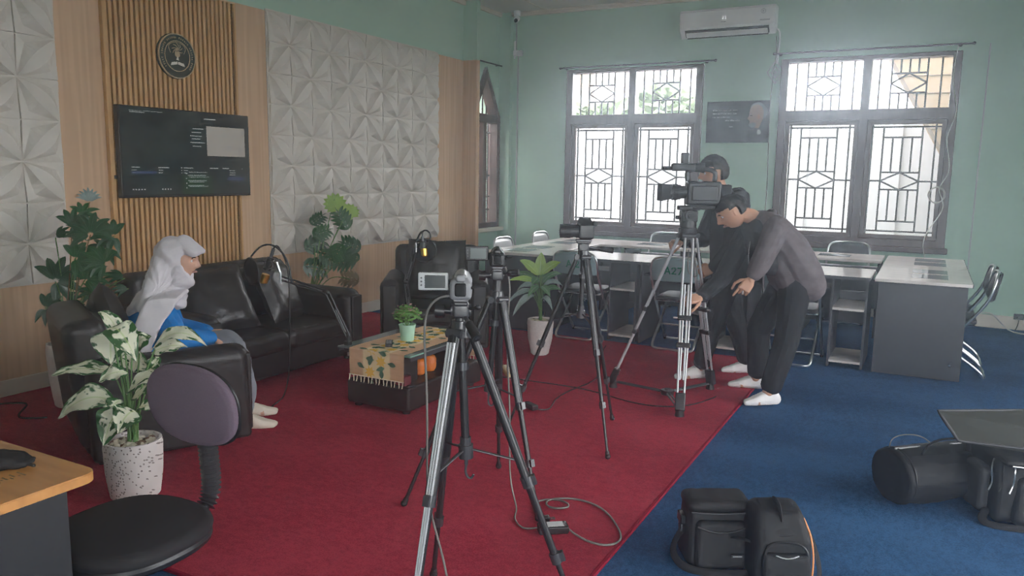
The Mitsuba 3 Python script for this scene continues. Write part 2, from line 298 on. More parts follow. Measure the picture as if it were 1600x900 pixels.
# cornice and baseboards
struct('trim_1', join(box(XL, XR, YB - .035, YB, ZC - .05, ZC), box(XL, XR, YB - .06, YB - .035, ZC - .022, ZC)), 'trim_cream', 'cream cornice where the ceiling meets the back wall')
struct('trim_2', join(box(XN, XN + .035, YP1, YB, ZC - .05, ZC), box(XL, XL + .035, YF, YP0, ZC - .05, ZC)), 'trim_cream', 'cream cornice along the left wall')
struct('baseboard_left', box(XL, XL + .015, YF, YP0, -.01, .105, .004), 'trim_cream', 'cream baseboard below the tan cladding')
struct('baseboard_back', box(XL, XR, YB - .02, YB, -.012, .125, .005), 'trim_cream', 'cream tiled baseboard below the green wall')

# ------------------------------------------------------------------ the windows
def bar(p, q, r=.0105):
    return cyl(p, q, r, n=6)
def grille(x0, x1, z0, z1, y, upper):
    w, h = x1 - x0, z1 - z0; X = lambda u: x0 + u * w; Z = lambda t: z1 - t * h
    B = []; L = lambda u0, t0, u1, t1: B.append(bar((X(u0), y, Z(t0)), (X(u1), y, Z(t1))))
    if upper:
        a, b, t0, t1 = .26, .70, .30, .675
        for u in (.11, a, b, .87): L(u, 0, u, 1)
        for t in (t0, t1): L(a, t, b, t)
        for u in (.37, .48, .59): L(u, 0, u, t0); L(u, t1, u, 1)
    else:
        a, b, t0, t1 = .19, .73, .433, .587
        for u in (.03, .91): L(u, 0, u, 1)
        for u in (a, b): L(u, .033, u, .96)
        for t in (.033, .96): L(0, t, 1, t)
        for t in (.124, t0, t1, .87): L(a, t, b, t)
        for u in (.325, .46, .595): L(u, .124, u, t0); L(u, t1, u, .87)
        m = (t0 + t1) / 2; L(0, m, a, m); L(b, m, 1, m)
    c, m = (a + b) / 2, (t0 + t1) / 2
    for p, q in (((a, m), (c, t0)), ((c, t0), (b, m)), ((b, m), (c, t1)), ((c, t1), (a, m))): L(*p, *q)
    return join(*B)
def frame_rect(x0, x1, z0, z1, w, y0, y1):
    return join(box(x0, x0 + w, y0, y1, z0, z1, .004), box(x1 - w, x1, y0, y1, z0, z1, .004), box(x0, x1, y0, y1, z0, z0 + w, .004), box(x0, x1, y0, y1, z1 - w, z1, .004))
for n, (x0, x1) in enumerate(WINS):
    wk = struct(f'window_{n + 1}', None, None, ('left' if n == 0 else 'right') + ' barred window of four panes in a dark wooden frame')
    y0, y1 = YB - .045, YB + .10; xm = (x0 + x1) / 2 + .005; zt = 2.21
    part(wk, 'frame', join(box(x0, x0 + .085, y0, y1, *WZ, .006), box(x1 - .085, x1, y0, y1, *WZ, .006), box(x0, x1, y0, y1, WZ[0], WZ[0] + .09, .006), box(x0, x1, y0, y1, WZ[1] - .045, WZ[1], .006),
                           box(xm - .045, xm + .045, y0, y1, *WZ, .006), box(x0, x1, y0, y1, zt - .06, zt + .06, .006)), 'frame_wood')
    part(wk, 'sill', box(x0 - .03, x1 + .03, YB - .10, YB + .02, WZ[0] - .045, WZ[0] + .015, .008), 'frame_wood')
    for a, b in ((x0 + .085, xm - .045), (xm + .045, x1 - .085)):
        s = part(wk, 'sash', frame_rect(a, b, WZ[0] + .09, zt - .06, .045, YB - .01, YB + .03), 'frame_wood')
        part(wk, 'pane', box(a + .04, b - .04, YB + .008, YB + .0085, WZ[0] + .13, zt - .10), 'pane_glass', False)
        part(wk, 'pane', box(a - .01, b + .01, YB + .008, YB + .0085, zt + .05, WZ[1] - .04), 'pane_glass', False)
        part(wk, 'grille', grille(a + .03, b - .03, WZ[0] + .12, zt - .09, YB + .07, False), 'iron')
        part(wk, 'grille', grille(a - .01, b + .01, zt + .05, WZ[1] - .03, YB + .07, True), 'iron')
# arched window beside the pillar
wk = struct('window_3', None, None, 'narrow pointed window with a dark frame beside the pillar')
def inx(poly, d, x):
    m = prism(poly, d); m.apply_transform(basis((0, 1, 0), (0, 0, 1), (1, 0, 0), (x, 0, 0))); return m
P = sg.Polygon(arch)
part(wk, 'frame', inx(P.difference(P.buffer(-.075, join_style=2)), .14, XN - .10), 'frame_wood', False)
part(wk, 'transom', box(XN - .09, XN + .03, 8.70, 9.39, 2.17, 2.28, .005), 'frame_wood')
part(wk, 'mullion', box(XN - .09, XN + .02, 9.0, 9.09, .82, 2.2, .005), 'frame_wood')
part(wk, 'sill', box(XN - .05, XN + .10, 8.68, 9.44, .735, .785, .008), 'trim_cream')
part(wk, 'pane', inx(P.buffer(-.06, join_style=2), .0006, XN - .06), 'pane_glass', False)
gb = [bar((XN - .085, y, .85), (XN - .085, y, 2.25)) for y in (8.80, 8.93, 9.15, 9.29)] + [bar((XN - .085, y, 2.25), (XN - .085, y, z)) for y, z in ((8.85, 2.5), (8.95, 2.68), (9.045, 2.84), (9.14, 2.68), (9.24, 2.5))]
gb += [bar((XN - .085, 8.7, z), (XN - .085, 9.4, z)) for z in (1.02, 1.2, 1.48, 2.05)]
for yc in (8.865, 9.22):
    q = [(yc - .07, 1.48), (yc, 1.58), (yc + .07, 1.48), (yc, 1.38)]
    gb += [bar((XN - .085, *q[i]), (XN - .085, *q[(i + 1) % 4])) for i in range(4)]
part(wk, 'grille', join(*gb), 'iron')
# openings outside the picture
for i, (a, b) in enumerate(RW):
    wk = struct(f'window_{i + 4}', None, None)
    part(wk, 'frame', join(*[box(XR - .02, XR + .12, y - .04, y + .04, .6, 3.1) for y in (a, (a + b) / 2, b)], *[box(XR - .02, XR + .12, a, b, z - .04, z + .04) for z in (.62, 2.2, 3.08)]), 'frame_wood', False)
# curtain rods
for n, (a, b, z) in enumerate(((-4.36, -2.36, 2.865), (-1.70, 0.26, 2.90))):
    k = thing('curtain_rod', ('bare curtain rod above the left barred window', 'bare curtain rod above the right barred window')[n], 'curtain rod')
    part(k, 'rod', cyl((a, YB - .07, z), (b, YB - .07, z + .0), .009), 'dark_metal')
    for x in (a + .06, b - .12): part(k, 'bracket', join(cyl((x, YB - .075, z), (x, YB + .002, z), .006), cyl((x, YB - .006, z), (x, YB + .002, z), .02)), 'dark_metal')
    for x in (a, b): part(k, 'finial', ball((x, YB - .07, z), .016), 'dark_metal')
k = thing('curtain_rod', 'short curtain rod over the point of the arched window', 'curtain rod')
part(k, 'rod', cyl((XN + .06, 8.72, 2.93), (XN + .06, 9.40, 2.93), .009), 'dark_metal')
for y in (8.78, 9.34): part(k, 'bracket', cyl((XN - .002, y, 2.93), (XN + .065, y, 2.93), .006), 'dark_metal')

# ------------------------------------------------------------------ outside: yard, white fence, tree, neighbour's gable
struct('ground', box(-40, 40, -30, 60, -.6, -.35), 'ground', 'paved yard outside')
def fence(y0, x0, x1, side=False):
    k = thing('boundary_wall', 'white boundary wall filling the lower panes outside the windows' if not side else 'white boundary wall outside the arched window', 'wall', kind='structure')
    mk = (lambda a, b, c, d, e, f: box(a, b, c, d, e, f)) if not side else (lambda a, b, c, d, e, f: box(c, d, a, b, e, f))
    part(k, 'slab', mk(x0, x1, y0, y0 + .15, -.4, 2.42), 'fence_white', False)
    for x in np.arange(x0, x1, 1.3): part(k, 'pier', mk(x, x + .16, y0 - .04, y0 + .19, -.4, 2.48), 'fence_white', False)
    part(k, 'coping', mk(x0, x1, y0 - .05, y0 + .2, 2.42, 2.5), 'fence_white', False)
fence(13.0, -11, 7); fence(-8.6, 4, 20, True)
def tree(x, y, z0, h, r, seed):
    k = thing('tree', 'pale green tree behind the white wall, seen through the left barred window', 'tree')
    g = np.random.default_rng(seed)
    part(k, 'trunk', tube(spline([(x, y, -.5), (x + .1, y, z0 * .5), (x, y, z0 + h * .4)]), .14), 'bark')
    c = g.normal(size=(5000, 3)); c /= np.linalg.norm(c, axis=1, keepdims=True); c *= (g.uniform(.3, 1, 5000) ** .5)[:, None]
    c = c * (r, r, h / 2) * (1 + .25 * np.sin(c[:, :1] * 5)) + (x, y, z0 + h / 2)
    d = g.normal(size=(5000, 2, 3)) * .075
    v = np.stack([c - d[:, 0], c + d[:, 1], c + d[:, 0], c - d[:, 1]], 1).reshape(-1, 3); q = np.arange(20000).reshape(-1, 4)
    part(k, 'foliage', trimesh.Trimesh(v, np.vstack([q[:, :3], q[:, [0, 2, 3]]]), process=False), 'tree_leaf', False, kind='stuff')
tree(-5.3, 15.6, 1.6, 1.55, 1.5, 3)
k = thing('neighbour_house', 'beige gable eave of the house outside the right barred window', 'house', kind='structure')
def iny(poly, d, y):
    m = prism(poly, d); m.apply_transform(basis((1, 0, 0), (0, 0, 1), (0, -1, 0), (0, y + d, 0))); return m
part(k, 'eave', iny([(-1.5, 4.57), (.40, 1.24), (1.2, 1.24), (6, 1.24), (6, 5.2)], .5, 11.4), 'soffit', False)
part(k, 'verge_board', iny([(-1.5, 4.57), (.40, 1.24), (.45, 1.24), (-1.45, 4.57)], .54, 11.36), 'roof_edge', False)
part(k, 'gable_wall', box(.1, 6, 12.0, 12.4, -.4, 3.4), 'soffit', False)
for z in np.arange(1.5, 4.6, .22):
    x = -1.5 + (4.57 - z) / 1.7526
    part(k, 'board_joint', box(x + .06, 5.9, 11.385, 11.4, z, z + .008), 'roof_edge', False)
k = thing('neighbour_house', 'beige gable seen through the arched window beside the pillar', 'house', kind='structure')
e = prism([(12.85, 4.1), (14.3, 0.1), (18, 0.1), (18, 4.1)], .4); e.apply_transform(basis((0, 1, 0), (0, 0, 1), (1, 0, 0), (-7.8, 0, 0)))
part(k, 'gable_wall', e, 'soffit', False)
# ------------------------------------------------------------------ red carpet
CX0, CX1, CY0, CY1 = XL + .02, -1.02, 1.85, 6.62
k = thing('carpet', 'large red carpet laid over the blue floor under the sofa set', 'carpet')
part(k, 'pile', box(CX0, CX1, CY0, CY1, -.012, 0.0, .003), 'red_pile', False)
part(k, 'edging', join(box(CX1 - .012, CX1 + .006, CY0, CY1, -.012, .003, .003), box(CX0, CX1, CY0 - .006, CY0 + .012, -.012, .003, .003), box(CX0, CX1, CY1 - .012, CY1 + .006, -.012, .003, .003)), 'carpet_edge')

# ------------------------------------------------------------------ white sculpted wall panels (cells between star points)
CELL = .2725
def panel_cell():
    a, d, g = CELL / 2, .072, .005
    # local frame: u to the right, v up, w out of the wall; the stars are at (-,-) and (+,+)
    S = .16 * CELL
    pts = {'A': (-a, -a, 0), 'B': (a, a, 0), 'N': (a, -a, .006), 'M': (-a, a, .006)}
    n = 13; t = np.linspace(0, 1, n); w = np.sin(np.pi * t) ** .9
    c = np.outer(1 - t, (-a + g, -a + g)) + np.outer(t, (a - g, a - g)); nrm = V(1, -1) / math.sqrt(2)
    R = np.c_[c + nrm * (w * S)[:, None], d * w ** .7]; Lf = np.c_[c - nrm * (w * S)[:, None], d * w ** .7]; C = np.c_[c, d * .97 * w ** .7]
    def side(curve, corner):
        P0, P1 = curve[0], curve[-1]
        e1 = np.linspace(P0[:2], corner[:2], (n + 1) // 2); e2 = np.linspace(corner[:2], P1[:2], (n + 1) // 2)
        E = np.vstack([e1, e2[1:]]); z = .003 + .021 * np.minimum(np.linspace(0, 2, n), np.linspace(2, 0, n))
        E = np.c_[E, z]; mid = .5 * curve + .5 * E; mid[:, 2] = .34 * curve[:, 2] + .12 * E[:, 2]
        return curve, mid, E
    V_, F_ = [], []
    def strip(p, q, flip):
        o = sum(map(len, V_)); V_.append(np.vstack([p, q]))
        for i in range(n - 1):
            f = [[o + i, o + n + i, o + n + i + 1], [o + i, o + n + i + 1, o + i + 1]]
            F_.extend([x[::-1] for x in f] if flip else f)
    for curve, corner, fl in ((R, V(a - g, -a + g), False), (Lf, V(-a + g, a - g), True)):
        c0, m_, e_ = side(curve, corner); strip(C, curve, fl); strip(c0, m_, fl); strip(m_, e_, fl)
        back = e_.copy(); back[:, 2] = -.004; strip(e_, back, fl)
    m = trimesh.Trimesh(np.vstack(V_), np.array(F_), process=False); m.merge_vertices(digits_vertex=6); return m
pc = panel_cell(); mirrored = pc.copy(); mirrored.vertices[:, 0] *= -1; mirrored.invert()
CELLS = [mikit.ply(pc, 'mat_panel_white', 9), mikit.ply(mirrored, 'mat_panel_white', 9)]
def panels(y0, z0, nu, nv, par):
    for i in range(nu):
        for j in range(nv):
            again('wall_left', 'wall_panel', CELLS[(i + j + par) % 2], to=basis((0, 1, 0), (0, 0, 1), (1, 0, 0), (XL + .012, y0 + (i + .5) * CELL, z0 + (j + .5) * CELL)))
    part('wall_left', 'panel_backing', box(XL - .002, XL + .010, y0 - .006, y0 + nu * CELL + .006, z0 - .006, z0 + nv * CELL + .006), 'panel_white', False)
panels(5.272, .735, 10, 8, 0)
panels(3.335 - 7 * CELL, .725, 7, 8, 1)

# ------------------------------------------------------------------ oak slats behind the television
SY0, SY1, SZ1 = 3.69, 4.895, 2.885
part('wall_left', 'slat_backing', box(XL - .002, XL + .012, SY0, SY1, .105, SZ1), 'oak_dark', False)
pitch = (SY1 - SY0 - .05) / 26.5
slat = mikit.ply(box(0, .030, -.0125, .0125, .105, SZ1, .002), 'mat_oak', False)
part('wall_left', 'slat', box(XL + .002, XL + .040, SY0 - .012, SY0 + .026, .105, SZ1, .003), 'oak', False)
part('wall_left', 'slat', box(XL + .002, XL + .034, SY1 - .010, SY1 + .010, .105, SZ1, .003), 'oak', False)
for i in range(26):
    again('wall_left', 'slat', slat, to=T().translate([XL + .010, SY0 + .052 + i * pitch, 0]).matrix)

# ------------------------------------------------------------------ round emblem
k = thing('wall_emblem', 'round black and gold institution emblem on the oak slats above the television', 'emblem')
def onwall(m, x, y, z):      # xy plane mesh -> facing +X (its x runs along -Y, so that it reads from the room)
    m = m.copy(); m.apply_transform(basis((0, 1, 0), (0, 0, 1), (1, 0, 0), (x, y, z))); return m
def disc(r, h, n=48): return lathe([(0, 0), (r, 0), (r, h * .6), (r - .006, h), (0, h)], n)
def ring(r0, r1, h, n=48): return lathe([(r0, 0), (r1, 0), (r1, h), (r0, h), (r0, 0)], n)
EX, EY, EZ = XL + .036, 4.275, 2.375
part(k, 'disc', onwall(disc(.172, .03), EX, EY, EZ), 'emblem_dark')
part(k, 'rim', onwall(join(ring(.163, .170, .034), ring(.112, .117, .034)), EX, EY, EZ), 'emblem_gold')
fl = []
for i in range(9):
    a = i * math.pi / 4.5; fl.append(tube(spline([(0, .055, .031), (.028 * math.cos(a) + .008 * math.sin(a), .05 + .028 * math.sin(a), .033), (.05 * math.cos(a + .3), .05 + .05 * math.sin(a + .3), .031)], 5), .0028, 5))
fl += [ring(.0, .022, .035, 20).apply_translation((0, .012, 0)), tube(spline([(-.06, .02, .031), (-.075, .07, .031), (-.03, .1, .031), (.03, .1, .031), (.075, .07, .031), (.06, .02, .031)], 5), .0022, 5)]
part(k, 'motif', onwall(join(*fl), EX, EY, EZ), 'emblem_gold')
part(k, 'book', onwall(join(prism([(-.062, -.075), (-.005, -.062), (-.005, -.042), (-.055, -.052)], .035), prism([(.062, -.075), (.005, -.062), (.005, -.042), (.055, -.052)], .035), prism([(-.012, -.03), (.012, -.03), (0, .005)], .035)), EX, EY, EZ), 'emblem_white')
tx = []
for i, ch in enumerate('UNIVERSITAS MUHAMMADIYAH SURAKARTA'):
    pass
for i in range(38):
    a = math.radians(218 - i * 256 / 37); g = box(-.004, .004, -.006, .006, .030, .0335) if i % 7 != 5 else None
    if g is None: continue
    g = join(box(-.0042, -.0022, -.0065, .0065, .030, .0335), box(.0015 if i % 2 else -.001, .0035 if i % 2 else .001, -.0065, .0065 if i % 3 else .0015, .030, .0335), box(-.0042, .0036, (-.001, .0045, -.0065)[i % 3], (.001, .0065, -.0045)[i % 3], .030, .0335))
    g.apply_transform(rot((0, 0, 1), a - math.pi / 2)); g.apply_translation((.140 * math.cos(a), .140 * math.sin(a), 0)); tx.append(g)
part(k, 'lettering', onwall(join(*tx), EX, EY, EZ), 'emblem_gold', False, kind='stuff')

# ------------------------------------------------------------------ television
k = thing('television', 'large black flat television on the oak slats showing a dark studio program', 'television')
TX, TY0, TY1, TZ0, TZ1 = XL + .10, 3.715, 4.945, 1.29, 1.965
part(k, 'housing', box(TX - .055, TX, TY0, TY1, TZ0, TZ1, .006), 'black_plastic')
part(k, 'wall_mount', join(box(XL + .034, TX - .05, 4.15, 4.62, 1.45, 1.80), box(XL + .03, XL + .045, 3.70, 3.78, 1.43, 1.455)), 'black_matte', False)
sm, suv = grid(2, 2, lambda u, v: np.stack([u * 0 + TX + .0012, TY0 + .012 + u * (TY1 - TY0 - .024), TZ0 + .022 + v * (TZ1 - TZ0 - .034)], -1))
part(k, 'screen', sm, 'screen', False, uv=suv)
SW, SH = TY1 - TY0 - .024, TZ1 - TZ0 - .034
def on_screen(rects, x=.0020):
    ms = []
    for u0, u1, v0, v1 in rects:
        y0, y1, z0, z1 = TY0 + .012 + u0 * SW, TY0 + .012 + u1 * SW, TZ0 + .022 + v0 * SH, TZ0 + .022 + v1 * SH
        ms.append(trimesh.Trimesh([(TX + x, y0, z0), (TX + x, y1, z0), (TX + x, y1, z1), (TX + x, y0, z1)], [(0, 1, 2), (0, 2, 3)], process=False))
    return join(*ms)
def glow(parent, name, mesh, rgb):
    kk = part(parent, name, mesh, 'print_grey' if name != 'interface_bars' else 'lcd_dark', False, kind=None if name == 'preview_picture' else 'stuff')
    scene[kk]['emitter'] = {'type': 'area', 'radiance': {'type': 'rgb', 'value': [c * 2.0 ** -exposure for c in rgb]}, 'sampling_weight': 0.002}
    return kk
glow(k, 'preview_picture', on_screen([(.635, .965, .475, .845)]), (.13, .105, .07))
g = np.random.default_rng(5)
glow(k, 'preview_marks', on_screen([(.66, .70, .80, .815), (.715, .722, .80, .82), (.69, .86, .735, .742), (.78, .80, .73, .755), (.875, .885, .725, .765), (.66, .70, .60, .612), (.665, .672, .60, .66), (.80, .84, .56, .62), (.91, .93, .50, .60), (.92, .96, .76, .81)], .0026), (.06, .048, .035))
tl = [(.065, .17, .945, .952), (.06, .15, .962, .966), (.16, .30, .966, .97), (.62, .715, .925, .938)]
for v in (.80, .755, .71, .675, .63, .585): tl.append((.51 + g.uniform(-.01, .02), .60 + g.uniform(-.02, .02), v, v + .009))
for u in (.06, .25, .44, .65, .76): tl.append((u, u + g.uniform(.04, .08), .315, .325))
for u in (.06, .25, .44): tl += [(u, u + .035, .285, .292), (u, u + .03, .255, .262)]
for v in (.245, .185, .125, .07): tl += [(.455, .465, v, v + .012), (.48, .6 + g.uniform(0, .06), v + .02, v + .026)]
for u in (.06, .08, .1, .12, .14, .27, .29, .31, .33): tl.append((u, u + .010, .055, .07))
tl += [(.82, .87, .29, .298), (.82, .87, .262, .269), (.82, .87, .235, .242), (.93, .935, .315, .325), (.42, .43, .315, .325), (.42, .43, .285, .292), (.42, .43, .255, .262)]
glow(k, 'interface_text', on_screen(tl), (.16, .18, .17))
glow(k, 'interface_bars', on_screen([(.06, .235, .245, .275), (.80, .95, .17, .205)]), (.020, .032, .085))
glow(k, 'level_meters', on_screen([(.47, .62, .225, .233), (.47, .62, .16, .168), (.47, .60, .10, .108)]), (.03, .09, .045))

# ------------------------------------------------------------------ leather seats
def pillow(w, h, t, n=15, pinch=.06):
    """soft square cushion in the xz plane, thickness along y"""
    def f(sgn):
        def g(u, v):
            a, b = 2 * u - 1, 2 * v - 1
            e = (1 - np.abs(a) ** 3.2) * (1 - np.abs(b) ** 3.2)
            k = 1 - pinch * (1 - np.abs(a * b)) * (np.maximum(np.abs(a), np.abs(b)) ** 3)
            wr = .010 * np.sin(9 * a + 4 * b) * np.sin(5 * b - 3 * a)
            return np.stack([a * w / 2 * k, sgn * (t / 2 * np.sqrt(np.maximum(e, 0)) * (1 + wr * 6)), b * h / 2 * k], -1)
        return g
    m1, _ = grid(n, n, f(-1)); m2, _ = grid(n, n, f(1)); m2.invert()
    m = join(m1, m2); m.merge_vertices(digits_vertex=5); m.fix_normals(); return m
def arm_mesh(x0, x1, y0, y1, z0, z1):
    """armrest running along y with a rounded top, narrowing towards the floor"""
    r = min((x1 - x0) / 2 * .92, .11)
    s = m3.Manifold.sphere(r, 24); b = m3.Manifold.sphere(.025, 10)
    return tm(m3.Manifold.batch_hull([s.translate((x, y, z1 - r)) for x in (x0 + r, x1 - r) for y in (y0 + r * .9, y1 - r * .9)] + [b.translate((x, y, z0 + .025)) for x in (x0 + .03, x1 - .03) for y in (y0 + .025, y1 - .03)]))
def leather_seat(root, M, width, depth, seats, arm=.18, seat_h=.36, arm_h=.58, back_h=.80, back_t=.22):
    """local frame: x across, y = 0 at the front and + towards the back, z up"""
    P = lambda nm, m, mat='leather', **k: part(root, nm, mv(m, pre=M), mat, 40, **k)
    w = width / 2
    P('base', rbox(-w + arm * .6, w - arm * .6, .03, depth - .05, .05, seat_h - .12, .025))
    n = len(seats); sw = (width - 2 * arm) / n
    for i in range(n):
        P('seat_cushion', rbox(-w + arm + i * sw + .004, -w + arm + (i + 1) * sw - .004, .012, depth - back_t + .03, seat_h - .15, seat_h, .05, 20), 'leather_soft')
    for s in (-1, 1):
        a = P('armrest', arm_mesh(*((-w, -w + arm) if s < 0 else (w - arm, w)), 0, depth - .06, .03, arm_h))
        xc = s * (w - arm / 2)
        part(a, 'front_panel', mv(rbox(xc - arm * .34, xc + arm * .34, -.012, .03, .07, arm_h - .05, .012, 10), pre=M), 'leather', 40)
    lean = rot((1, 0, 0), -.10, (0, depth - back_t, seat_h))
    bm = rbox(-w + arm * .45, w - arm * .45, depth - back_t, depth, .08, back_h, .07, 20); bm.apply_transform(lean); bm.vertices[:, 1] = np.minimum(bm.vertices[:, 1], depth + .06)
    P('backrest', bm)
    for i in range(n):
        c = rbox(-w + arm + i * sw + .01, -w + arm + (i + 1) * sw - .01, depth - back_t - .07, depth - back_t + .05, seat_h - .02, back_h - .03, .055, 20); c.apply_transform(lean)
        P('back_cushion', c, 'leather_soft')
    for x in (-w + .10, w - .10):
        for y in (.1, depth - .12): P('foot', cyl((x, y, 0), (x, y, .07), .022, .028), 'black_plastic')
def seatframe(x, y, heading):
    """heading: compass angle in degrees from +Y towards +X in which the sitter looks; (x, y) is the middle of the front edge"""
    h = math.radians(heading); fwd = V(math.sin(h), math.cos(h), 0); right = V(math.cos(h), -math.sin(h), 0)
    return basis(-right, -fwd, (0, 0, 1), (x, y, 0))
def throw_pillow(label, M, loc, size, tilt, yaw, roll=0.0, name='throw_pillow'):
    m = pillow(size, size, .17); m.apply_transform(rot((0, 1, 0), roll)); m.apply_transform(rot((1, 0, 0), tilt)); m.apply_transform(rot((0, 0, 1), yaw)); m.apply_translation(loc); m.apply_transform(M)
    return solo(name, m, 'leather_soft', label, 'cushion', 40)
k = thing('sofa', 'black leather two-seat sofa against the wall below the television', 'sofa')
MS = seatframe(-4.0, 4.15, 90)
leather_seat(k, MS, 1.60, .95, (0, 1), arm=.18, arm_h=.58, back_h=.80)
throw_pillow('black leather cushion upright at the left end of the sofa', MS, (.30, .44, .585), .50, -.42, .35, .06)
throw_pillow('black leather cushion leaning on the sofa behind the left microphone', MS, (-.27, .46, .575), .50, -.50, -.30, -.10)
k = thing('armchair', 'black leather armchair at the left that the woman sits in', 'armchair')
MA = seatframe(-3.66, 3.235, 26)
leather_seat(k, MA, .93, .86, (0,), arm=.17, arm_h=.56, back_h=.77, back_t=.2)
throw_pillow('black leather cushion behind the back of the seated woman', MA, (.10, .60, .62), .46, -.25, .05, .35)
k = thing('armchair', 'empty black leather armchair beside the tan wall at the back of the carpet', 'armchair')
MB = seatframe(-3.62, 5.42, 148)
leather_seat(k, MB, .93, .86, (0,), arm=.17, arm_h=.62, back_h=.86)
throw_pillow('large black leather cushion filling the back of the empty armchair', MB, (.0, .50, .66), .52, -.22, .0, .02)

# ------------------------------------------------------------------ coffee table and what is on it
k = thing('coffee_table', 'low coffee table with black leather base and glass top', 'table')
GX0, GX1, GY0, GY1, GZ = -3.34, -2.76, 3.86, 4.70, .385
part(k, 'base', rbox(-3.25, -2.76, 3.84, 4.74, .025, .185, .02), 'leather', 40)
part(k, 'pillar', rbox(-3.18, -2.84, 3.90, 4.06, .17, GZ - .012, .012), 'leather', 40)
part(k, 'pillar', rbox(-3.18, -2.84, 4.56, 4.70, .17, GZ - .012, .012), 'leather', 40)
part(k, 'glass_top', box(GX0, GX1, GY0, GY1, GZ - .012, GZ, .003), 'glass_top', label='glass top')
for a in (GX1 - .01, GX0 - .003): part(k, 'top_edge', box(a, a + .013, GY0, GY1, GZ - .035, GZ - .010), 'desk_dark')
part(k, 'glass_corner', box(GX1 - .14, GX1 + .004, GY0 - .003, GY0 + .16, GZ - .010, GZ - .002), 'glass_edge')
for x in (-3.2, -2.82):
    for y in (3.9, 4.68): part(k, 'foot', cyl((x, y, 0), (x, y, .03), .025), 'black_plastic')
k = thing('table_runner', 'tan woven runner with yellow flowers and fringe draped over the coffee table', 'table runner')
RX0, RX1 = -3.235, -2.80
def run_pt(s, w, off=0.0):
    """s metres from the near hem, over the top and down the far side; w across"""
    drop, top = .175, GY1 - GY0 + .006; r = .008
    y = np.where(s < drop, GY0 - .008 - off - .006 * np.sin(w * 22) * (1 - s / drop), np.where(s < drop + top, GY0 - .008 + (s - drop), GY1 + .006 + off))
    z = np.where(s < drop, GZ + .004 - (drop - s), np.where(s < drop + top, GZ + .0035 + off, GZ + .004 - (s - drop - top)))
    return np.stack([w + 0 * s, y, z], -1)
LEN = .175 * 2 + GY1 - GY0 + .006
rm, ruv = grid(121, 12, lambda u, v: run_pt(u * LEN, RX0 + v * (RX1 - RX0)))
part(k, 'cloth', rm, 'runner', True, uv=ruv)
fr = []
for i in range(15):
    x = RX0 + .008 + i * (RX1 - RX0 - .016) / 14; dx = .007 if i % 2 else -.007
    for y, sg_ in ((GY0 - .012, -1), (GY1 + .008, 1)):
        fr.append(tube([(x, y, GZ - .170), (x + dx * .6, y + sg_ * .004, GZ - .212), (x + dx + .006 * math.sin(i * 5), y + sg_ * .002, GZ - .255 - .008 * math.sin(i * 3))], .0030, 5))
part(k, 'fringe', join(*fr), 'thread', kind='stuff')
for y in (GY0 - .012, GY1 + .008): part(k, 'hem', cyl((RX0, y, GZ - .171), (RX1, y, GZ - .171), .003, n=6), 'thread')
def flat_on_runner(poly2d, s, w, a, size):
    p = np.array(poly2d) * size; c, d = math.cos(a), math.sin(a); p = p @ np.array([[c, d], [-d, c]])
    tri = [(0, i, i + 1) for i in range(1, len(p))] ; pts = np.vstack([[0, 0], p]); tri[-1] = (0, len(p), 1) if False else tri[-1]; tri.append((0, len(p), 1))
    return trimesh.Trimesh(run_pt(s + pts[:, 0], w + pts[:, 1], .0022), [t for t in tri if max(t) <= len(p)], process=False)
star = [((1 if i % 2 == 0 else .55) * math.cos(i * math.pi / 8), (1 if i % 2 == 0 else .55) * math.sin(i * math.pi / 8)) for i in range(16)]
leafp = [(t, .28 * math.sin(math.pi * t) ** .8) for t in np.linspace(0, 1, 7)] + [(t, -.28 * math.sin(math.pi * t) ** .8) for t in np.linspace(1, 0, 7)[1:-1]]
g = np.random.default_rng(11); wm = (RX0 + RX1) / 2; s = .035; fls, lvs = [], []
while s < LEN - .02:
    w = wm + (.05 if len(fls) % 2 else -.035) + g.uniform(-.015, .015)
    fls.append(flat_on_runner(star, s, w, g.uniform(0, 1), .042))
    for j in range(4):
        a = j * 1.6 + g.uniform(-.4, .4); lvs.append(flat_on_runner([(x + .15, y) for x, y in leafp], s + .045 * math.cos(a), w + .05 * math.sin(a), a, .058))
    s += .075
for fm in fls: part(k, 'flower_motif', fm, 'flower_yellow', False)
part(k, 'leaf_motif', join(*lvs), 'motif_green', False, kind='stuff')
k = thing('flower_pot', 'small mint pot with a pink and green artificial flower bush on the coffee table', 'potted plant')
px, py = -3.04, 4.22
part(k, 'pot', lathe([(0, .001), (.043, .001), (.056, .105), (.059, .105), (.059, .112), (.053, .112), (.046, .03), (0, .03)], 28, (px, py, GZ + .003)), 'mint')
g = np.random.default_rng(21)
def scatter_leaves(c, rad, n, size, g, lo=-.2):
    d = g.normal(size=(n * 2, 3)); d /= np.linalg.norm(d, axis=1, keepdims=True); d = d[d[:, 2] > lo][:n]
    p = np.asarray(c) + d * np.asarray(rad) * (g.uniform(.55, 1, len(d)))[:, None]; ms = []
    for q, dd in zip(p, d):
        n_ = dd + g.normal(size=3) * .5; a, b, e = frame_of(n_); L = size * g.uniform(.7, 1.2); W = L * .42
        ms.append(np.array([q - a * L * .5, q + b * W * .5 - e * .002, q + a * L * .5, q - b * W * .5 - e * .002]))
    v = np.vstack(ms); i = np.arange(len(v)).reshape(-1, 4)
    return trimesh.Trimesh(v, np.vstack([i[:, :3], i[:, [0, 2, 3]]]), process=False)
part(k, 'foliage', scatter_leaves((px, py, GZ + .165), (.10, .10, .085), 420, .030, g), 'foliage', False, kind='stuff')
part(k, 'blossoms', scatter_leaves((px, py, GZ + .172), (.104, .104, .088), 110, .018, g, .1), 'flower_pink', False, kind='stuff')
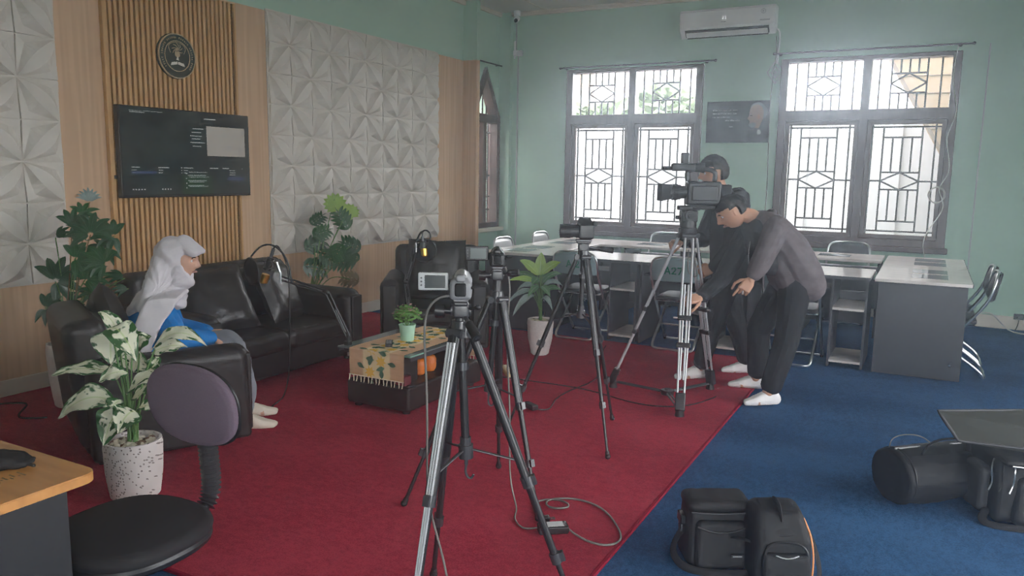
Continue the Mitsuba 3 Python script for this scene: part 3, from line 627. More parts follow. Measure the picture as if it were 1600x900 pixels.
part(k, 'stems', join(*[tube([(px + .01 * a, py + .01 * b, GZ + .1), (px + .06 * a, py + .06 * b, GZ + .19)], .002, 5) for a, b in g.uniform(-1, 1, (14, 2))]), 'stem_green', kind='stuff')
k = thing('remote_control', 'black remote control lying on the flowered runner', 'remote control')
MR = basis(*[V(*a) for a in ((math.cos(2.2), math.sin(2.2), 0), (-math.sin(2.2), math.cos(2.2), 0), (0, 0, 1))], (-3.05, 4.03, GZ + .008))
part(k, 'case', mv(rbox(-.075, .075, -.023, .023, 0, .020, .007, 10), pre=MR), 'black_plastic', 40)
bt = [mv(cyl((-.055 + i * .018, -.012 + j * .012, .018), (-.055 + i * .018, -.012 + j * .012, .022), .004, n=8), pre=MR) for i in range(7) for j in range(3)]
part(k, 'buttons', join(*bt), 'grey_plastic')
for i, (x, y) in enumerate(((-2.90, 4.155), (-2.90, 4.275))):
    k = thing('orange_jar', ('rounded orange jar on the coffee table shelf, nearer one', 'rounded orange jar on the coffee table shelf, behind the nearer one')[i], 'jar')
    pr = [(0, .0), (.034, .002), (.045, .018), (.049, .05), (.047, .085), (.038, .104), (.022, .108), (0, .109)]
    m = lathe(pr, 40, (x, y, .186)); a = np.arctan2(m.vertices[:, 1] - y, m.vertices[:, 0] - x); f = 1 - .05 * np.abs(np.sin(a * 4)) ** 6
    m.vertices[:, :2] = (m.vertices[:, :2] - (x, y)) * f[:, None] + (x, y)
    part(k, 'body', m, 'pumpkin', True); part(k, 'knob', ball((x, y, .297), (.008, .008, .006), 1), 'pumpkin', True)
k = solo('small_box', box(-2.875, -2.80, 3.86, 3.93, .186, .245, .004), 'maroon', 'small dark red box beside the hanging runner', 'box')
# ------------------------------------------------------------------ potted plants
P3 = [([-3.222,2.269,0.681],[-3.353,2.228,0.851],0.045,0.05),([-3.26,2.223,0.776],[-3.225,2.189,0.628],0.1,0.02),([-3.234,2.199,0.794],[-3.07,2.208,0.655],0.085,0.05),([-3.089,2.3,0.692],[-2.845,2.406,0.717],0.05,0.07),([-3.145,2.341,0.66],[-3.014,2.438,0.688],0.05,0.02),([-3.069,2.325,0.657],[-3.103,2.28,0.576],0.04,0.0),([-3.235,2.23,0.574],[-3.499,2.079,0.564],0.05,0.03),([-3.195,2.189,0.45],[-3.397,2.035,0.387],0.085,0.06),([-3.152,2.206,0.495],[-2.949,2.28,0.566],0.05,0.05),([-3.174,2.243,0.456],[-3.022,2.322,0.505],0.075,0.05),([-3.148,2.172,0.441],[-3.152,2.08,0.29],0.085,0.03),([-3.07,2.191,0.432],[-3.075,2.098,0.355],0.085,0.03),([-3.1,2.222,0.43],[-2.988,2.237,0.435],0.04,0.02),([-3.166,2.228,0.59],[-3.247,2.142,0.555],0.055,0.02),([-3.224,2.292,0.666],[-3.16,2.357,0.737],0.06,0.02),([-3.168,2.193,0.47],[-3.188,2.124,0.394],0.05,0.02),([-3.282,2.276,0.672],[-3.269,2.296,0.583],0.08,0.0),([-3.208,2.328,0.661],[-3.256,2.321,0.557],0.08,0.0)]
P1 = [([-4.74,3.141,1.292],0.077,'f',90),([-4.732,3.076,1.219],0.087,'m',160),([-4.731,3.007,1.147],0.108,'d',150),([-4.576,3.024,1.098],0.139,'d',80),([-4.541,3.155,1.082],0.118,'d',10),([-4.914,3.01,1.062],0.092,'d',150),([-4.63,2.948,0.952],0.144,'g',170),([-4.502,3.057,0.922],0.128,'g',30),([-4.842,2.946,0.795],0.154,'d',160),([-4.544,2.95,0.828],0.128,'g',140),([-4.837,2.865,0.635],0.103,'d',190),([-4.509,3.0,0.741],0.092,'g',20),([-4.502,3.188,0.814],0.103,'d',15),([-4.475,3.191,0.748],0.087,'d',350),([-4.613,3.147,0.993],0.103,'d',330),([-4.802,2.98,0.66],0.092,'d',240)]
P2 = [([-4.848,5.595,1.251],0.112,'l',80),([-4.787,5.704,1.161],0.099,'l',60),([-4.742,5.585,1.06],0.13,'g',60),([-4.995,5.519,1.062],0.099,'d',140),([-4.916,5.485,0.949],0.112,'g',160),([-4.972,5.458,0.83],0.135,'d',155),([-4.739,5.494,0.782],0.126,'g',300),([-4.697,5.639,0.828],0.13,'d',20),([-4.962,5.441,0.624],0.144,'d',190),([-4.709,5.575,0.689],0.135,'d',350),([-4.692,5.612,0.517],0.117,'b',10),([-4.816,5.466,0.721],0.126,'g',220),([-4.705,5.662,0.721],0.099,'d',15)]
P4 = [([-2.853,5.857,0.664],[-2.861,5.897,0.862],0.1,0.0,'l'),([-2.849,5.82,0.674],[-2.985,5.741,0.801],0.09,0.02,'l'),([-2.829,5.832,0.681],[-2.68,5.901,0.79],0.085,0.02,'l'),([-2.863,5.851,0.628],[-3.083,5.758,0.669],0.06,0.03,'m'),([-2.839,5.789,0.622],[-3.026,5.635,0.639],0.06,0.02,'l'),([-2.852,5.779,0.541],[-3.035,5.619,0.44],0.05,0.05,'f'),([-2.846,5.755,0.514],[-2.966,5.595,0.35],0.06,0.05,'f'),([-2.823,5.839,0.602],[-2.673,5.921,0.683],0.06,0.04,'m'),([-2.812,5.818,0.575],[-2.637,5.878,0.583],0.05,0.05,'f'),([-2.824,5.845,0.504],[-2.677,5.94,0.535],0.06,0.05,'m'),([-2.797,5.764,0.475],[-2.671,5.738,0.401],0.05,0.06,'f'),([-2.821,5.781,0.591],[-2.87,5.672,0.505],0.06,0.02,'m'),([-2.806,5.79,0.591],[-2.704,5.761,0.508],0.06,0.02,'m'),([-2.861,5.823,0.558],[-3.012,5.738,0.532],0.05,0.05,'f'),([-2.857,5.866,0.627],[-2.813,5.925,0.672],0.07,0.0,'m'),([-2.837,5.796,0.66],[-2.857,5.719,0.607],0.07,0.0,'m')]
EYE = CAM
def leaf(base, tip, width, bulge, hint=None, n=13, fold=.18, wob=0.0, shape=1.0):
    b, t = np.array(base, float), np.array(tip, float); L = np.linalg.norm(t - b); d = (t - b) / L
    h = V(0.2, -0.5, 1.0) if hint is None else np.asarray(hint, float); s = np.cross(d, h); s /= np.linalg.norm(s); up = np.cross(s, d)
    def f(u, v):
        c = b + (t - b) * u[..., None] + V(0, 0, 1) * (bulge * 4 * u * (1 - u))[..., None]
        w = width * .5 * np.sin(np.pi * np.clip(u, 0, 1) ** (.78 * shape)) ** .85; e = 2 * v - 1
        z = fold * w * np.abs(e) + wob * np.sin(u * 14 + e * 2) * np.abs(e)
        return c + s * (w * e)[..., None] + up * z[..., None]
    return grid(n, 7, f)
def palmate(c, r, az, hint, lobes=8, spread=2.3, lw=.24):
    h = np.asarray(hint, float); h /= np.linalg.norm(h); a, b, _ = frame_of(h); ms, us = [], []
    if b[2] < 0: b = -b
    for i in range(lobes):
        t = math.radians(az) + spread * (i / (lobes - 1) - .5) * 2 * .9; k = 1 - .25 * abs(i / (lobes - 1) - .5) * 2
        d = math.cos(t) * a * SIDE + math.sin(t) * b
        m, u = leaf(np.asarray(c) + d * r * .06, np.asarray(c) + d * r * k - h * r * .18, r * lw, r * .10, h, 9, .22); ms.append(m); us.append(u)
    return join(*ms), np.vstack(us)
SIDE = 1
def pinnate(c, r, az, hint, pairs=5, lw=.31):
    """split leaf: lobes along both sides of a midrib"""
    h = np.asarray(hint, float); h /= np.linalg.norm(h); a, b, _ = frame_of(h)
    if b[2] < 0: b = -b
    t = math.radians(az); d = math.cos(t) * a + math.sin(t) * b; q = np.cross(h, d); b0 = np.asarray(c) - d * r * .8; ms, us = [], []
    for i in range(pairs):
        u = (i + .3) / pairs; o = b0 + d * r * 1.5 * u; l = r * (.95 - .55 * abs(u - .35))
        for s in (-1, 1):
            m, uu = leaf(o, o + (d * .62 + q * s * .85) * l - h * l * .22, l * lw * 1.1, l * .08, h, 8, .15); ms.append(m); us.append(uu)
    m, uu = leaf(b0, b0 + d * r * 1.9, r * .16, r * .05, h, 9, .1); ms.append(m); us.append(uu)
    return join(*ms), np.vstack(us)
def roundleaf(c, r, az, hint):
    h = np.asarray(hint, float); h /= np.linalg.norm(h); a, b, _ = frame_of(h)
    if b[2] < 0: b = -b
    t = math.radians(az); d = math.cos(t) * a + math.sin(t) * b; q = np.cross(h, d); ms, us = [], []
    o0 = np.asarray(c) - d * r * .55
    for i in range(13):
        f = (i / 12 - .5) * 2; w = f * 2.45; k = r * (1.2 - .42 * abs(f) ** 1.5); e = d * math.cos(w) + q * math.sin(w)
        m, u = leaf(o0 + e * .02 * r, o0 + e * k - h * r * .12, r * .80, r * .06, h, 8, .05, 0, .55); ms.append(m); us.append(u)
    return join(*ms), np.vstack(us)
def pot(k, x, y, r0, r1, h, mat, stones=True, seed=1):
    part(k, 'pot', lathe([(0, .002), (r0 - .01, .002), (r0, .012), (r0 + (r1 - r0) * .75, h * .45), (r1, h * .9), (r1 - .004, h), (r1 - .016, h), (r1 - .02, h - .05), (0, h - .05)], 44, (x, y, 0)), mat, 40)
    part(k, 'soil', lathe([(0, h - .03), (r1 - .017, h - .035)], 24, (x, y, 0)), 'soil')
    g = np.random.default_rng(seed)
    if stones:
        A, B = [], []
        for i in range(90):
            a, q = g.uniform(0, 6.28), (r1 - .035) * math.sqrt(g.uniform()); s = g.uniform(.011, .021)
            b = ball((0, 0, 0), (s, s * g.uniform(.6, .9), s * .55), 1); b.apply_transform(rot((0, 0, 1), g.uniform(0, 6))); b.apply_translation((x + q * math.cos(a), y + q * math.sin(a), h - .022 + g.uniform(0, .008))); (A if g.uniform() < .8 else B).append(b)
        part(k, 'pebbles', join(*A), 'pebble_light', True, kind='stuff'); part(k, 'pebbles', join(*B), 'pebble_dark', True, kind='stuff')
def stem(k, pts, r, mat='stem_green'):
    part(k, 'stem', tube(spline(pts, 6), r, 6), mat, True)

k = thing('variegated_plant', 'white and green variegated plant in a speckled pot in front of the left armchair', 'potted plant')
X3, Y3 = -3.165, 2.235
pot(k, X3, Y3, .108, .128, .275, 'terrazzo', True, 4)
for i, (b, t, w, bl) in enumerate(P3):
    c = V(X3, Y3, .26); b, t = V(*b), V(*t)
    h = (EYE - (b + t) / 2); h = h / np.linalg.norm(h) + V(0, 0, .75)
    m, u = leaf(b, t, w * 1.6, bl, h, 15, .22, .008)
    kk = part(k, 'leaf', m, 'variegated', True, uv=u + (i * 2.0, 0))
    stem(k, [c + V(.02 * math.cos(i * 2.4), .02 * math.sin(i * 2.4), 0), c * .55 + b * .45 + V(0, 0, .04), b + (t - b) * .06], .0042)

k = thing('fatsia_plant', 'tall artificial plant with dark fingered leaves behind the left armchair', 'potted plant')
X1, Y1 = -4.755, 2.95
pot(k, X1, Y1, .10, .13, .41, 'pot_white', False)
for i, (c, r, kind, az) in enumerate(P1):
    h = EYE - V(*c); h = h / np.linalg.norm(h) + V(.1 * math.sin(i * 1.7), .1 * math.cos(i), .45 + .2 * math.sin(i * 2.3))
    if kind == 'f': m, u = palmate(c, r * 1.5, az, h, 9, 1.2, .17)
    elif kind == 'g': m, u = palmate(c, r * 1.3, az, h, 9, 2.0, .24)
    elif i in (5, 12, 13): m, u = palmate(c, r * 1.4, az, h, 4, .55, .17)
    else: m, u = palmate(c, r * 1.38, az, h, 8 if kind == 'd' else 7, 2.2, .25)
    part(k, 'leaf', m, {'f': 'leaf_frost', 'g': 'leaf_dark', 'd': 'leaf_deep', 'm': 'leaf_dark'}[kind], True, uv=u)
    stem(k, [(X1 + .03 * math.cos(i * 2), Y1 + .03 * math.sin(i * 2), .38), ((X1 + c[0]) / 2, (Y1 + c[1]) / 2, .35 + c[2] * .42), c], .004, 'stem_brown' if i in (0, 2, 3) else 'stem_green')

k = thing('monstera_plant', 'artificial monstera with a pale yellow top leaf in the corner behind the sofa', 'potted plant')
X2, Y2 = -5.0, 5.42
pot(k, X2, Y2, .10, .13, .36, 'pot_white', False)
for i, (c, r, kind, az) in enumerate(P2):
    h = EYE - V(*c); h = h / np.linalg.norm(h) + V(.1 * math.sin(i * 1.7), .1 * math.cos(i), .3 + .3 * math.sin(i * 2.3))
    m, u = roundleaf(c, r, az, h) if i in (0, 1) else pinnate(c, r, az, h)
    part(k, 'leaf', m, {'l': 'leaf_lime', 'g': 'leaf_dark', 'd': 'leaf_deep', 'b': 'stem_brown'}[kind], True, uv=u)
    stem(k, [(X2 + .02 * math.cos(i * 2), Y2 + .02 * math.sin(i * 2), .33), ((X2 + c[0]) / 2 + .02, (Y2 + c[1]) / 2, .3 + c[2] * .45), c], .004)

k = thing('dieffenbachia_plant', 'plant with lime top leaves in a tall white pot before the desks', 'potted plant')
X4, Y4 = -2.82, 5.82
pot(k, X4, Y4, .075, .112, .305, 'pot_white', True, 9)
for i, (b, t, w, bl, kind) in enumerate(P4):
    b, t = V(*b), V(*t); h = EYE - (b + t) / 2; h = h / np.linalg.norm(h) + V(0, 0, .8)
    m, u = leaf(b, t, w, bl, h, 13, .2, .003)
    part(k, 'leaf', m, {'l': 'leaf_lime', 'm': 'leaf_mid', 'f': 'leaf_frost'}[kind], True, uv=u)
    c = V(X4 + .012 * math.cos(i * 2.4), Y4 + .012 * math.sin(i * 2.4), .28)
    stem(k, [c, c * .5 + b * .5 + V(0, 0, .03), b + (t - b) * .05], .0038)
# ------------------------------------------------------------------ computer desks in a ring
TZ = .75
def desk(label, M, w, d, group, insets=True, shelf=True, seam=0.0):
    """local: x along the width, y = 0 on the sitter's side, z up"""
    k = thing('computer_desk', label, 'desk', group)
    P = lambda nm, m, mat, s=False, **kw: part(k, nm, mv(m, pre=M), mat, s, **kw)
    P('desk_top', box(.002, w - .002, 0, d, TZ - .025, TZ, .003), 'desk_top')
    P('edge_band', box(.001, w - .001, -.003, .004, TZ - .026, TZ - .002), 'desk_dark')
    P('side_panel', box(.015, .033, .03, d - .03, .0, TZ - .025), 'desk_dark'); P('side_panel', box(w - .033, w - .015, .03, d - .03, .0, TZ - .025), 'desk_dark')
    P('modesty_panel', box(.033, w - .033, d - .09, d - .072, .28, .56), 'desk_dark')
    if shelf:
        P('partition', box(w - .285, w - .268, .03, d - .1, 0, TZ - .025), 'desk_dark')
        P('shelf', box(w - .268, w - .033, .02, d - .12, .47, .488), 'desk_top'); P('shelf', box(w - .268, w - .033, .02, d - .12, .04, .058), 'desk_top')
        P('keyboard_tray', box(.04, w - .29, .06, .40, .62, .635), 'desk_dark')
    if insets:
        for x in ((.30,) if insets == 1 else (.22, .60)): P('glass_inset', box(x, x + .30, .16, .42, TZ - .001, TZ + .0012), 'inset_glass')
    return k
DG = 'computer desks joined in a ring'
FY = 6.67
ID = basis((1, 0, 0), (0, 1, 0), (0, 0, 1), (0, 0, 0))
fr_names = ('computer desk behind the potted dieffenbachia in the front row of the ring', 'middle computer desk of the front row, behind the tall camcorder tripod', 'right computer desk of the front row with an open two-shelf bay')
for i, x in enumerate((-3.225, -2.27, -1.315)):
    desk(fr_names[i], basis((1, 0, 0), (0, 1, 0), (0, 0, 1), (x, FY, 0)), .955, .66, DG, insets=0)
bk_names = ('computer desk of the back row under the left window, at its left', 'computer desk of the back row behind the large camera', 'computer desk of the back row below the right window')
for i, x in enumerate((-2.27, -1.315, -.36)):
    desk(bk_names[i], basis((-1, 0, 0), (0, -1, 0), (0, 0, 1), (x, 8.76, 0)), .955, .66, DG, insets=1)
lf_names = ('computer desk at the near left corner of the ring', 'computer desk at the far left corner of the ring')
rt_names = ('computer desk at the right end of the ring, dark side panel towards the viewer', 'computer desk at the far right corner of the ring')
for i in range(2):
    desk(lf_names[i], basis((0, -1, 0), (1, 0, 0), (0, 0, 1), (-3.895, FY + 1.045 * (i + 1), 0)), 1.045, .67, DG, insets=2, shelf=False)
    desk(rt_names[i], basis((0, 1, 0), (-1, 0, 0), (0, 0, 1), (.335, FY + 1.045 * i, 0)), 1.045, .67, DG, insets=2, shelf=False)
part('computer_desk_007', 'lock', cyl((.23, FY + .012, .12), (.23, FY + .022, .12), .008), 'chrome')
solo('paper_stack', join(*[mv(box(-.12, .12, -.16, .16, i * .012, i * .012 + .010), (0, 0, 0), .1 * math.sin(i * 2)) for i in range(7)]).apply_translation((-.47, 8.30, .4)), 'paper', 'stack of papers on the shelf of a back row desk', 'papers', False) if False else None

# ------------------------------------------------------------------ folding chairs
def folding_chair(label, x, y, heading, group=None, text=None, shell='chair_back', bar_low=True):
    """heading: where the sitter looks; (x, y) the seat's middle"""
    k = thing('folding_chair', label, 'chair', group)
    h = math.radians(heading); M = basis((math.cos(h), -math.sin(h), 0), (math.sin(h), math.cos(h), 0), (0, 0, 1), (x, y, 0))
    P = lambda nm, m, mat, s=40, **kw: part(k, nm, mv(m, pre=M), mat, s, **kw)
    w = .215
    # back loop: from the front feet up over the backrest
    loop = [(-w, .23, .012), (-w, -.17, .50), (-w, -.26, .66), (-w + .01, -.285, .77), (-w + .06, -.295, .815), (0, -.31, .825), (w - .06, -.295, .815), (w - .01, -.285, .77), (w, -.26, .66), (w, -.17, .50), (w, .23, .012)]
    P('back_frame', tube(spline(loop, 6), .011, 8), 'chrome', True)
    P('front_foot_bar', cyl((-w, .23, .012), (w, .23, .012), .010), 'chrome')
    u = .185
    rear = [(u, .16, .42), (u, -.03, .22), (u, -.24, .06), (u - .01, -.265, .025), (u - .05, -.275, .014), (0, -.275, .014), (-u + .05, -.275, .014), (-u + .01, -.265, .025), (-u, -.24, .06), (-u, -.03, .22), (-u, .16, .42)]
    P('rear_frame', tube(spline(rear, 6), .011, 8), 'chrome', True)
    P('brace', cyl((-u, -.05, .195), (u, -.05, .195), .008), 'chrome')
    P('seat', rbox(-.20, .20, -.19, .21, .425, .468, .02, 12), 'seat_pad'); P('seat_edge', tube(np.array([(-.2, -.17, .43), (-.2, .2, .43), (.2, .2, .43), (.2, -.17, .43)]), .010, 8, True), 'chrome', True)
    def bk(d):
        return lambda a, b: np.stack([(2 * a - 1) * .20 * (1 - .10 * np.maximum(0, b - .75) * 4 * np.abs(2 * a - 1) ** 3), -.252 - .035 * b - .03 * (1 - (2 * a - 1) ** 2) - d, .625 + .185 * b - .03 * (np.abs(2 * a - 1) ** 4) * (b > .6)], -1)
    m1, _ = grid(13, 7, bk(.012)); m2, _ = grid(13, 7, bk(-.012)); 
    edge = [i for i in range(13)]
    bmesh = join(m1, m2); bmesh = trimesh.convex.convex_hull(m1.vertices)
    a = m3.Manifold.batch_hull([m3.Manifold.sphere(.012, 8).translate(tuple(p)) for p in m1.vertices[::3]])
    P('backrest', tm(a), shell)
    if text:
        t = meshkit.text_mesh(text, .062, .003, bold=True); c = t.bounds.mean(0); t.apply_translation((-c[0], -c[1], 0))
        y_ = lambda q: -.0
        t.apply_transform(basis((1, 0, 0), (0, -.19, .98), (0, -.98, -.19), (0, -.3325, .715))); P('stencil', t, 'stencil_green', False)
    for s in (-1, 1): P('hinge', cyl((s * .19, .10, .36), (s * .225, .10, .36), .016), 'black_plastic')
    for s in (-1, 1): P('foot_cap', cyl((s * w, .235, .0), (s * w, .225, .03), .015), 'rubber')
    return k
CG = 'folding chairs around the desk ring'
folding_chair('folding chair with A2 stencilled on its pale back, beside the dieffenbachia', -2.81, 6.77, 0, CG, 'A 2')
folding_chair('folding chair with A27 stencilled in green, behind the large camera tripod', -1.885, 6.80, 0, CG, 'A27')
folding_chair('folding chair mostly hidden behind the bending man', -.93, 6.80, 0, CG)
folding_chair('grey folding chair nearest the pillar at the left end of the desks', -3.78, 7.42, 90, CG, None, 'chair_shell')
folding_chair('grey folding chair at the far left corner of the desks', -3.81, 8.40, 90, CG, None, 'chair_shell')
folding_chair('folding chair with a chrome rimmed dark back under the left window', -2.80, 9.02, 180, CG, None, 'seat_pad')
folding_chair('folding chair with a dark back below the right window, beyond the desks', -.75, 9.02, 180, CG, None, 'seat_pad')
folding_chair('folding chair at the right end of the desks, nearer of two', .20, 7.02, -90, CG, None, 'seat_pad')
folding_chair('folding chair at the right end of the desks, farther of two', .20, 7.49, -90, CG, None, 'seat_pad')
# ------------------------------------------------------------------ tripods and cameras
IL = V(-.883, -.47, 0)                      # the direction in which the cameras' operators face (along the room, towards the seats)
def lerp(a, b, t): return np.asarray(a, float) * (1 - t) + np.asarray(b, float) * t
def cam_tripod(k, apex, base, feet, low, braces, silver=(), r=.013, hook=True, mid=.0):
    apex, base = V(*apex), V(*base); L = apex - base; dn = lambda t: base + L * t / apex[2]
    part(k, 'hub', join(cyl(apex - V(0, 0, .03), apex + V(0, 0, .02), .036, .030, 20), cyl(apex + V(0, 0, .02), apex + V(0, 0, .075), .020, .018)), 'gunmetal', 40)
    part(k, 'centre_column', cyl(dn(low), apex, .0135, n=16), 'black_plastic', 40)
    part(k, 'collar', join(cyl(dn(low), dn(low + .045), .024), cyl(dn(low + .045), dn(low + .07), .018)), 'gunmetal', 40)
    part(k, 'column_ring', cyl(dn(apex[2] - .14), dn(apex[2] - .115), .021), 'dark_metal', 40)
    if hook:
        c = dn(low - .012)
        part(k, 'hook', join(cyl(dn(low), c - V(0, 0, .012), .006), tube(spline([c - V(0, 0, .01), c + V(.0, 0, -.045), c + V(.012, .006, -.058), c + V(.022, .011, -.045)], 5), .004, 6)), 'gunmetal')
    for i, f in enumerate(feet):
        f = V(f[0], f[1], 0.012); d = V(f[0] - base[0], f[1] - base[1], 0); d /= np.linalg.norm(d); h = apex + d * .034 - V(0, 0, .018)
        ax = (f - h) / np.linalg.norm(f - h); s = np.cross(ax, V(0, 0, 1)); s /= np.linalg.norm(s); out = np.cross(s, ax); out *= np.sign(out @ d)
        lg = part(k, 'leg', join(cyl(h, lerp(h, f, .5), r, n=12), cyl(h + s * .007, lerp(h, f, .5) + s * .007, r * .9, n=10), cyl(h - s * .007, lerp(h, f, .5) - s * .007, r * .9, n=10)), 'black_plastic', 40)
        if i in silver:
            for sg_ in (-1, 0, 1): part(lg, 'bright_channel', cyl(h + out * r * 1.0 + s * sg_ * .0105 + ax * .03, lerp(h, f, .985) + out * r * .62 + s * sg_ * .0045, .0044, .0032, n=8), 'bright_metal', label='bright aluminium channel')
        else:
            part(lg, 'rib', cyl(h + out * r * .85 + ax * .05, lerp(h, f, .5) + out * r * .8, .0035, n=6), 'dark_metal')
        part(lg, 'middle_tube', cyl(lerp(h, f, .48), lerp(h, f, .76), r * .86, n=12), 'black_plastic', 40)
        part(lg, 'lower_tube', cyl(lerp(h, f, .74), f, r * .62, n=12), 'black_plastic', 40)
        for t, q in ((.49, 1.35), (.75, 1.25)):
            c = lerp(h, f, t); part(lg, 'clamp', join(cyl(c - ax * .018, c + ax * .018, r * q), box(-.010, .010, -.006, .012, -.016, .016).apply_transform(basis(s, out, ax, c + out * r * 1.2))), 'gunmetal', 30)
        part(lg, 'foot', join(ball(f + V(0, 0, .004), .0155), cyl(f, f - ax * .03, .014, .011)), 'rubber', True)
        part(lg, 'hinge', join(cyl(h - s * .026, h + s * .026, .015), cyl(h + s * .024, h + s * .030, .009)), 'gunmetal', 40)
        if braces:
            a = dn(low + .03) + d * .015; b = lerp(h, f, braces); part(k, 'brace', tube(np.array([a, b]), .0065, 8, flat=.6), 'dark_metal' if i else 'gunmetal', True)
            part(k, 'brace_pin', cyl(b - s * .014, b + s * .014, .007), 'chrome')
def fluid_head(k, c, F, handle=None, knob=True, s=1.0):
    """small pan head, c = its foot"""
    c = V(*c); q = np.cross(V(0, 0, 1), F); M = basis(F, q, (0, 0, 1), c)
    hd = part(k, 'pan_head', mv(join(cyl((0, 0, 0), (0, 0, .035), .018), rbox(-.03, .03, -.026, .026, .03, .075, .008, 8), cyl((0, -.032, .053), (0, .032, .053), .02), box(-.04, .04, -.022, .022, .072, .086, .004)), pre=M), 'gunmetal', 40)
    part(hd, 'quick_plate', mv(box(-.045, .045, -.024, .024, .084, .096, .003), pre=M), 'dark_metal', False)
    if knob:
        part(hd, 'knob', mv(join(cyl((0, .03, .05), (0, .052, .05), .012), cyl((0, .052, .05), (0, .082, .05), .022, n=18)), pre=M), 'black_plastic', 40)
        part(hd, 'lever', mv(join(cyl((-.02, -.03, .06), (-.045, -.055, .07), .005), ball((-.045, -.055, .07), .009, 1)), pre=M), 'black_plastic')
    if handle is not None:
        h = V(*handle); part(k, 'pan_handle', cyl(c + V(0, 0, .055), h, .007), 'dark_metal'); part(k, 'handle_grip', cyl(lerp(c + V(0, 0, .055), h, .5), h, .014, .016), 'rubber', 40)
def camcorder(label, c, F, lcd, body='black_plastic', lcdmat='lcd_dark', rim='grey_plastic', name='camcorder', top='black_plastic'):
    """seen from behind; c = middle of the base; F = lens direction; the screen is folded out to the left"""
    k = thing(name, label, 'camera'); q = np.cross(V(0, 0, 1), F); M = basis(F, q, (0, 0, 1), V(*c))
    P = lambda nm, m, mat, s=40, **kw: part(k, nm, mv(m, pre=M), mat, s, **kw)
    b = P('body', tm(m3.Manifold.batch_hull([m3.Manifold.sphere(.012, 12).translate((x, y, z)) for x in (-.055, .06) for y in (-.022, .022) for z in (.014, .05)] + [m3.Manifold.sphere(.024, 16).translate((x, 0, .058)) for x in (-.035, .06)])), body)
    P('top_shell', tm(m3.Manifold.batch_hull([m3.Manifold.sphere(.022, 16).translate((x, 0, z)) for x, z in ((-.038, .063), (.03, .066), (.03, .06))])), top)
    P('lens_barrel', join(cyl((.06, 0, .045), (.115, 0, .045), .027, .03, 24), cyl((.115, 0, .045), (.12, 0, .045), .031, n=24)), 'black_plastic')
    P('lens', cyl((.119, 0, .045), (.1205, 0, .045), .022, n=20), 'lens_glass')
    P('battery', rbox(-.085, -.055, -.017, .017, .016, .055, .005, 8), 'black_matte'); P('viewfinder', rbox(-.082, -.05, -.014, .014, .06, .082, .006, 8), 'grey_plastic' if top == 'aluminium' else 'black_plastic')
    P('hand_strap', tube(spline([(.05, -.03, .04), (.02, -.052, .042), (-.03, -.052, .042), (-.06, -.03, .04)], 6), .012, 8, flat=.3), 'black_fabric', True)
    w, h = lcd; x0 = -.012
    s_ = P('screen_housing', rbox(x0, x0 + .010, .040, .040 + w, .024, .024 + h, .0045, 8), rim)
    part(s_, 'display', mv(box(x0 - .0008, x0 + .001, .040 + w * .10, .040 + w * .78, .024 + h * .14, .024 + h * .86), pre=M), lcdmat, False)
    for i in range(3): part(s_, 'button', mv(cyl((x0 - .002, .040 + w * .89, .024 + h * (.3 + .2 * i)), (x0 + .002, .040 + w * .89, .024 + h * (.3 + .2 * i)), .003), pre=M), 'dark_metal')
    P('screen_hinge', cyl((x0 + .005, .034, .03), (x0 + .005, .034, .06), .006), 'black_plastic')
    return k
ROT = lambda F, a: V(F[0] * math.cos(a) - F[1] * math.sin(a), F[0] * math.sin(a) + F[1] * math.cos(a), 0)
AWAY = V(-.50, .866, 0)                       # the way the two nearer camcorders point
k = thing('tripod', 'black tripod with a bright aluminium front leg, nearest to the viewer', 'tripod')
A1 = V(-1.283, 2.07, 1.035)
cam_tripod(k, A1, (-1.24, 2.09, 0), [(-1.26, 1.72), (-1.54, 2.30), (-.91, 2.25)], .60, .42, (0,), .0145)
fluid_head(k, A1 + V(0, 0, .0), AWAY, A1 + V(.09, -.05, -.02), True)
camcorder('silver topped camcorder with folded out screen on the nearest tripod', A1 + V(0.0, 0, .092), AWAY, (.095, .056), 'grey_plastic', 'lcd_dark', 'light_plastic', top='aluminium')
k = thing('tripod', 'black tripod standing just behind the nearest one', 'tripod')
A2 = V(-1.70, 3.05, .97)
cam_tripod(k, A2, (-1.76, 3.02, 0), [(-2.01, 2.76), (-1.86, 3.38), (-1.41, 2.93)], .52, .45, (), .014)
fluid_head(k, A2 + V(0, 0, .04), AWAY, A2 + V(.10, .02, .11), True)
camcorder('black camcorder with folded out pale screen on the second tripod', A2 + V(0, 0, .133), AWAY, (.105, .066), 'black_plastic', 'lcd_grey', 'black_plastic')
k = thing('tripod', 'slim black tripod carrying the long-lens camera in front of the desks', 'tripod')
A3 = V(-1.72, 4.09, 1.07)
cam_tripod(k, A3, (-1.72, 4.06, 0), [(-2.10, 3.90), (-1.42, 3.80), (-1.64, 4.44)], .70, .36, (), .0125, hook=False)
fluid_head(k, A3 + V(0, 0, -.012), IL, A3 + V(.15, .08, .02), False)
k = thing('camera', 'black camera with a thick lens on the slim tripod before the left window', 'camera')
q = np.cross(V(0, 0, 1), IL); M = basis(IL * .9, q * .9, (0, 0, .9), A3 + V(0, 0, .086))
P = lambda nm, m, mat, s=40, **kw: part(k, nm, mv(m, pre=M), mat, s, **kw)
P('body', rbox(-.06, .035, -.05, .05, .0, .095, .014, 10), 'black_plastic'); P('grip', rbox(-.03, .05, -.078, -.045, .0, .085, .012, 10), 'black_matte')
P('prism_hump', tm(m3.Manifold.batch_hull([m3.Manifold.sphere(.012, 8).translate(p) for p in ((-.045, -.03, .09), (-.045, .03, .09), (.03, -.03, .09), (.03, .03, .09), (-.03, 0, .122), (.025, 0, .122))])), 'black_plastic')
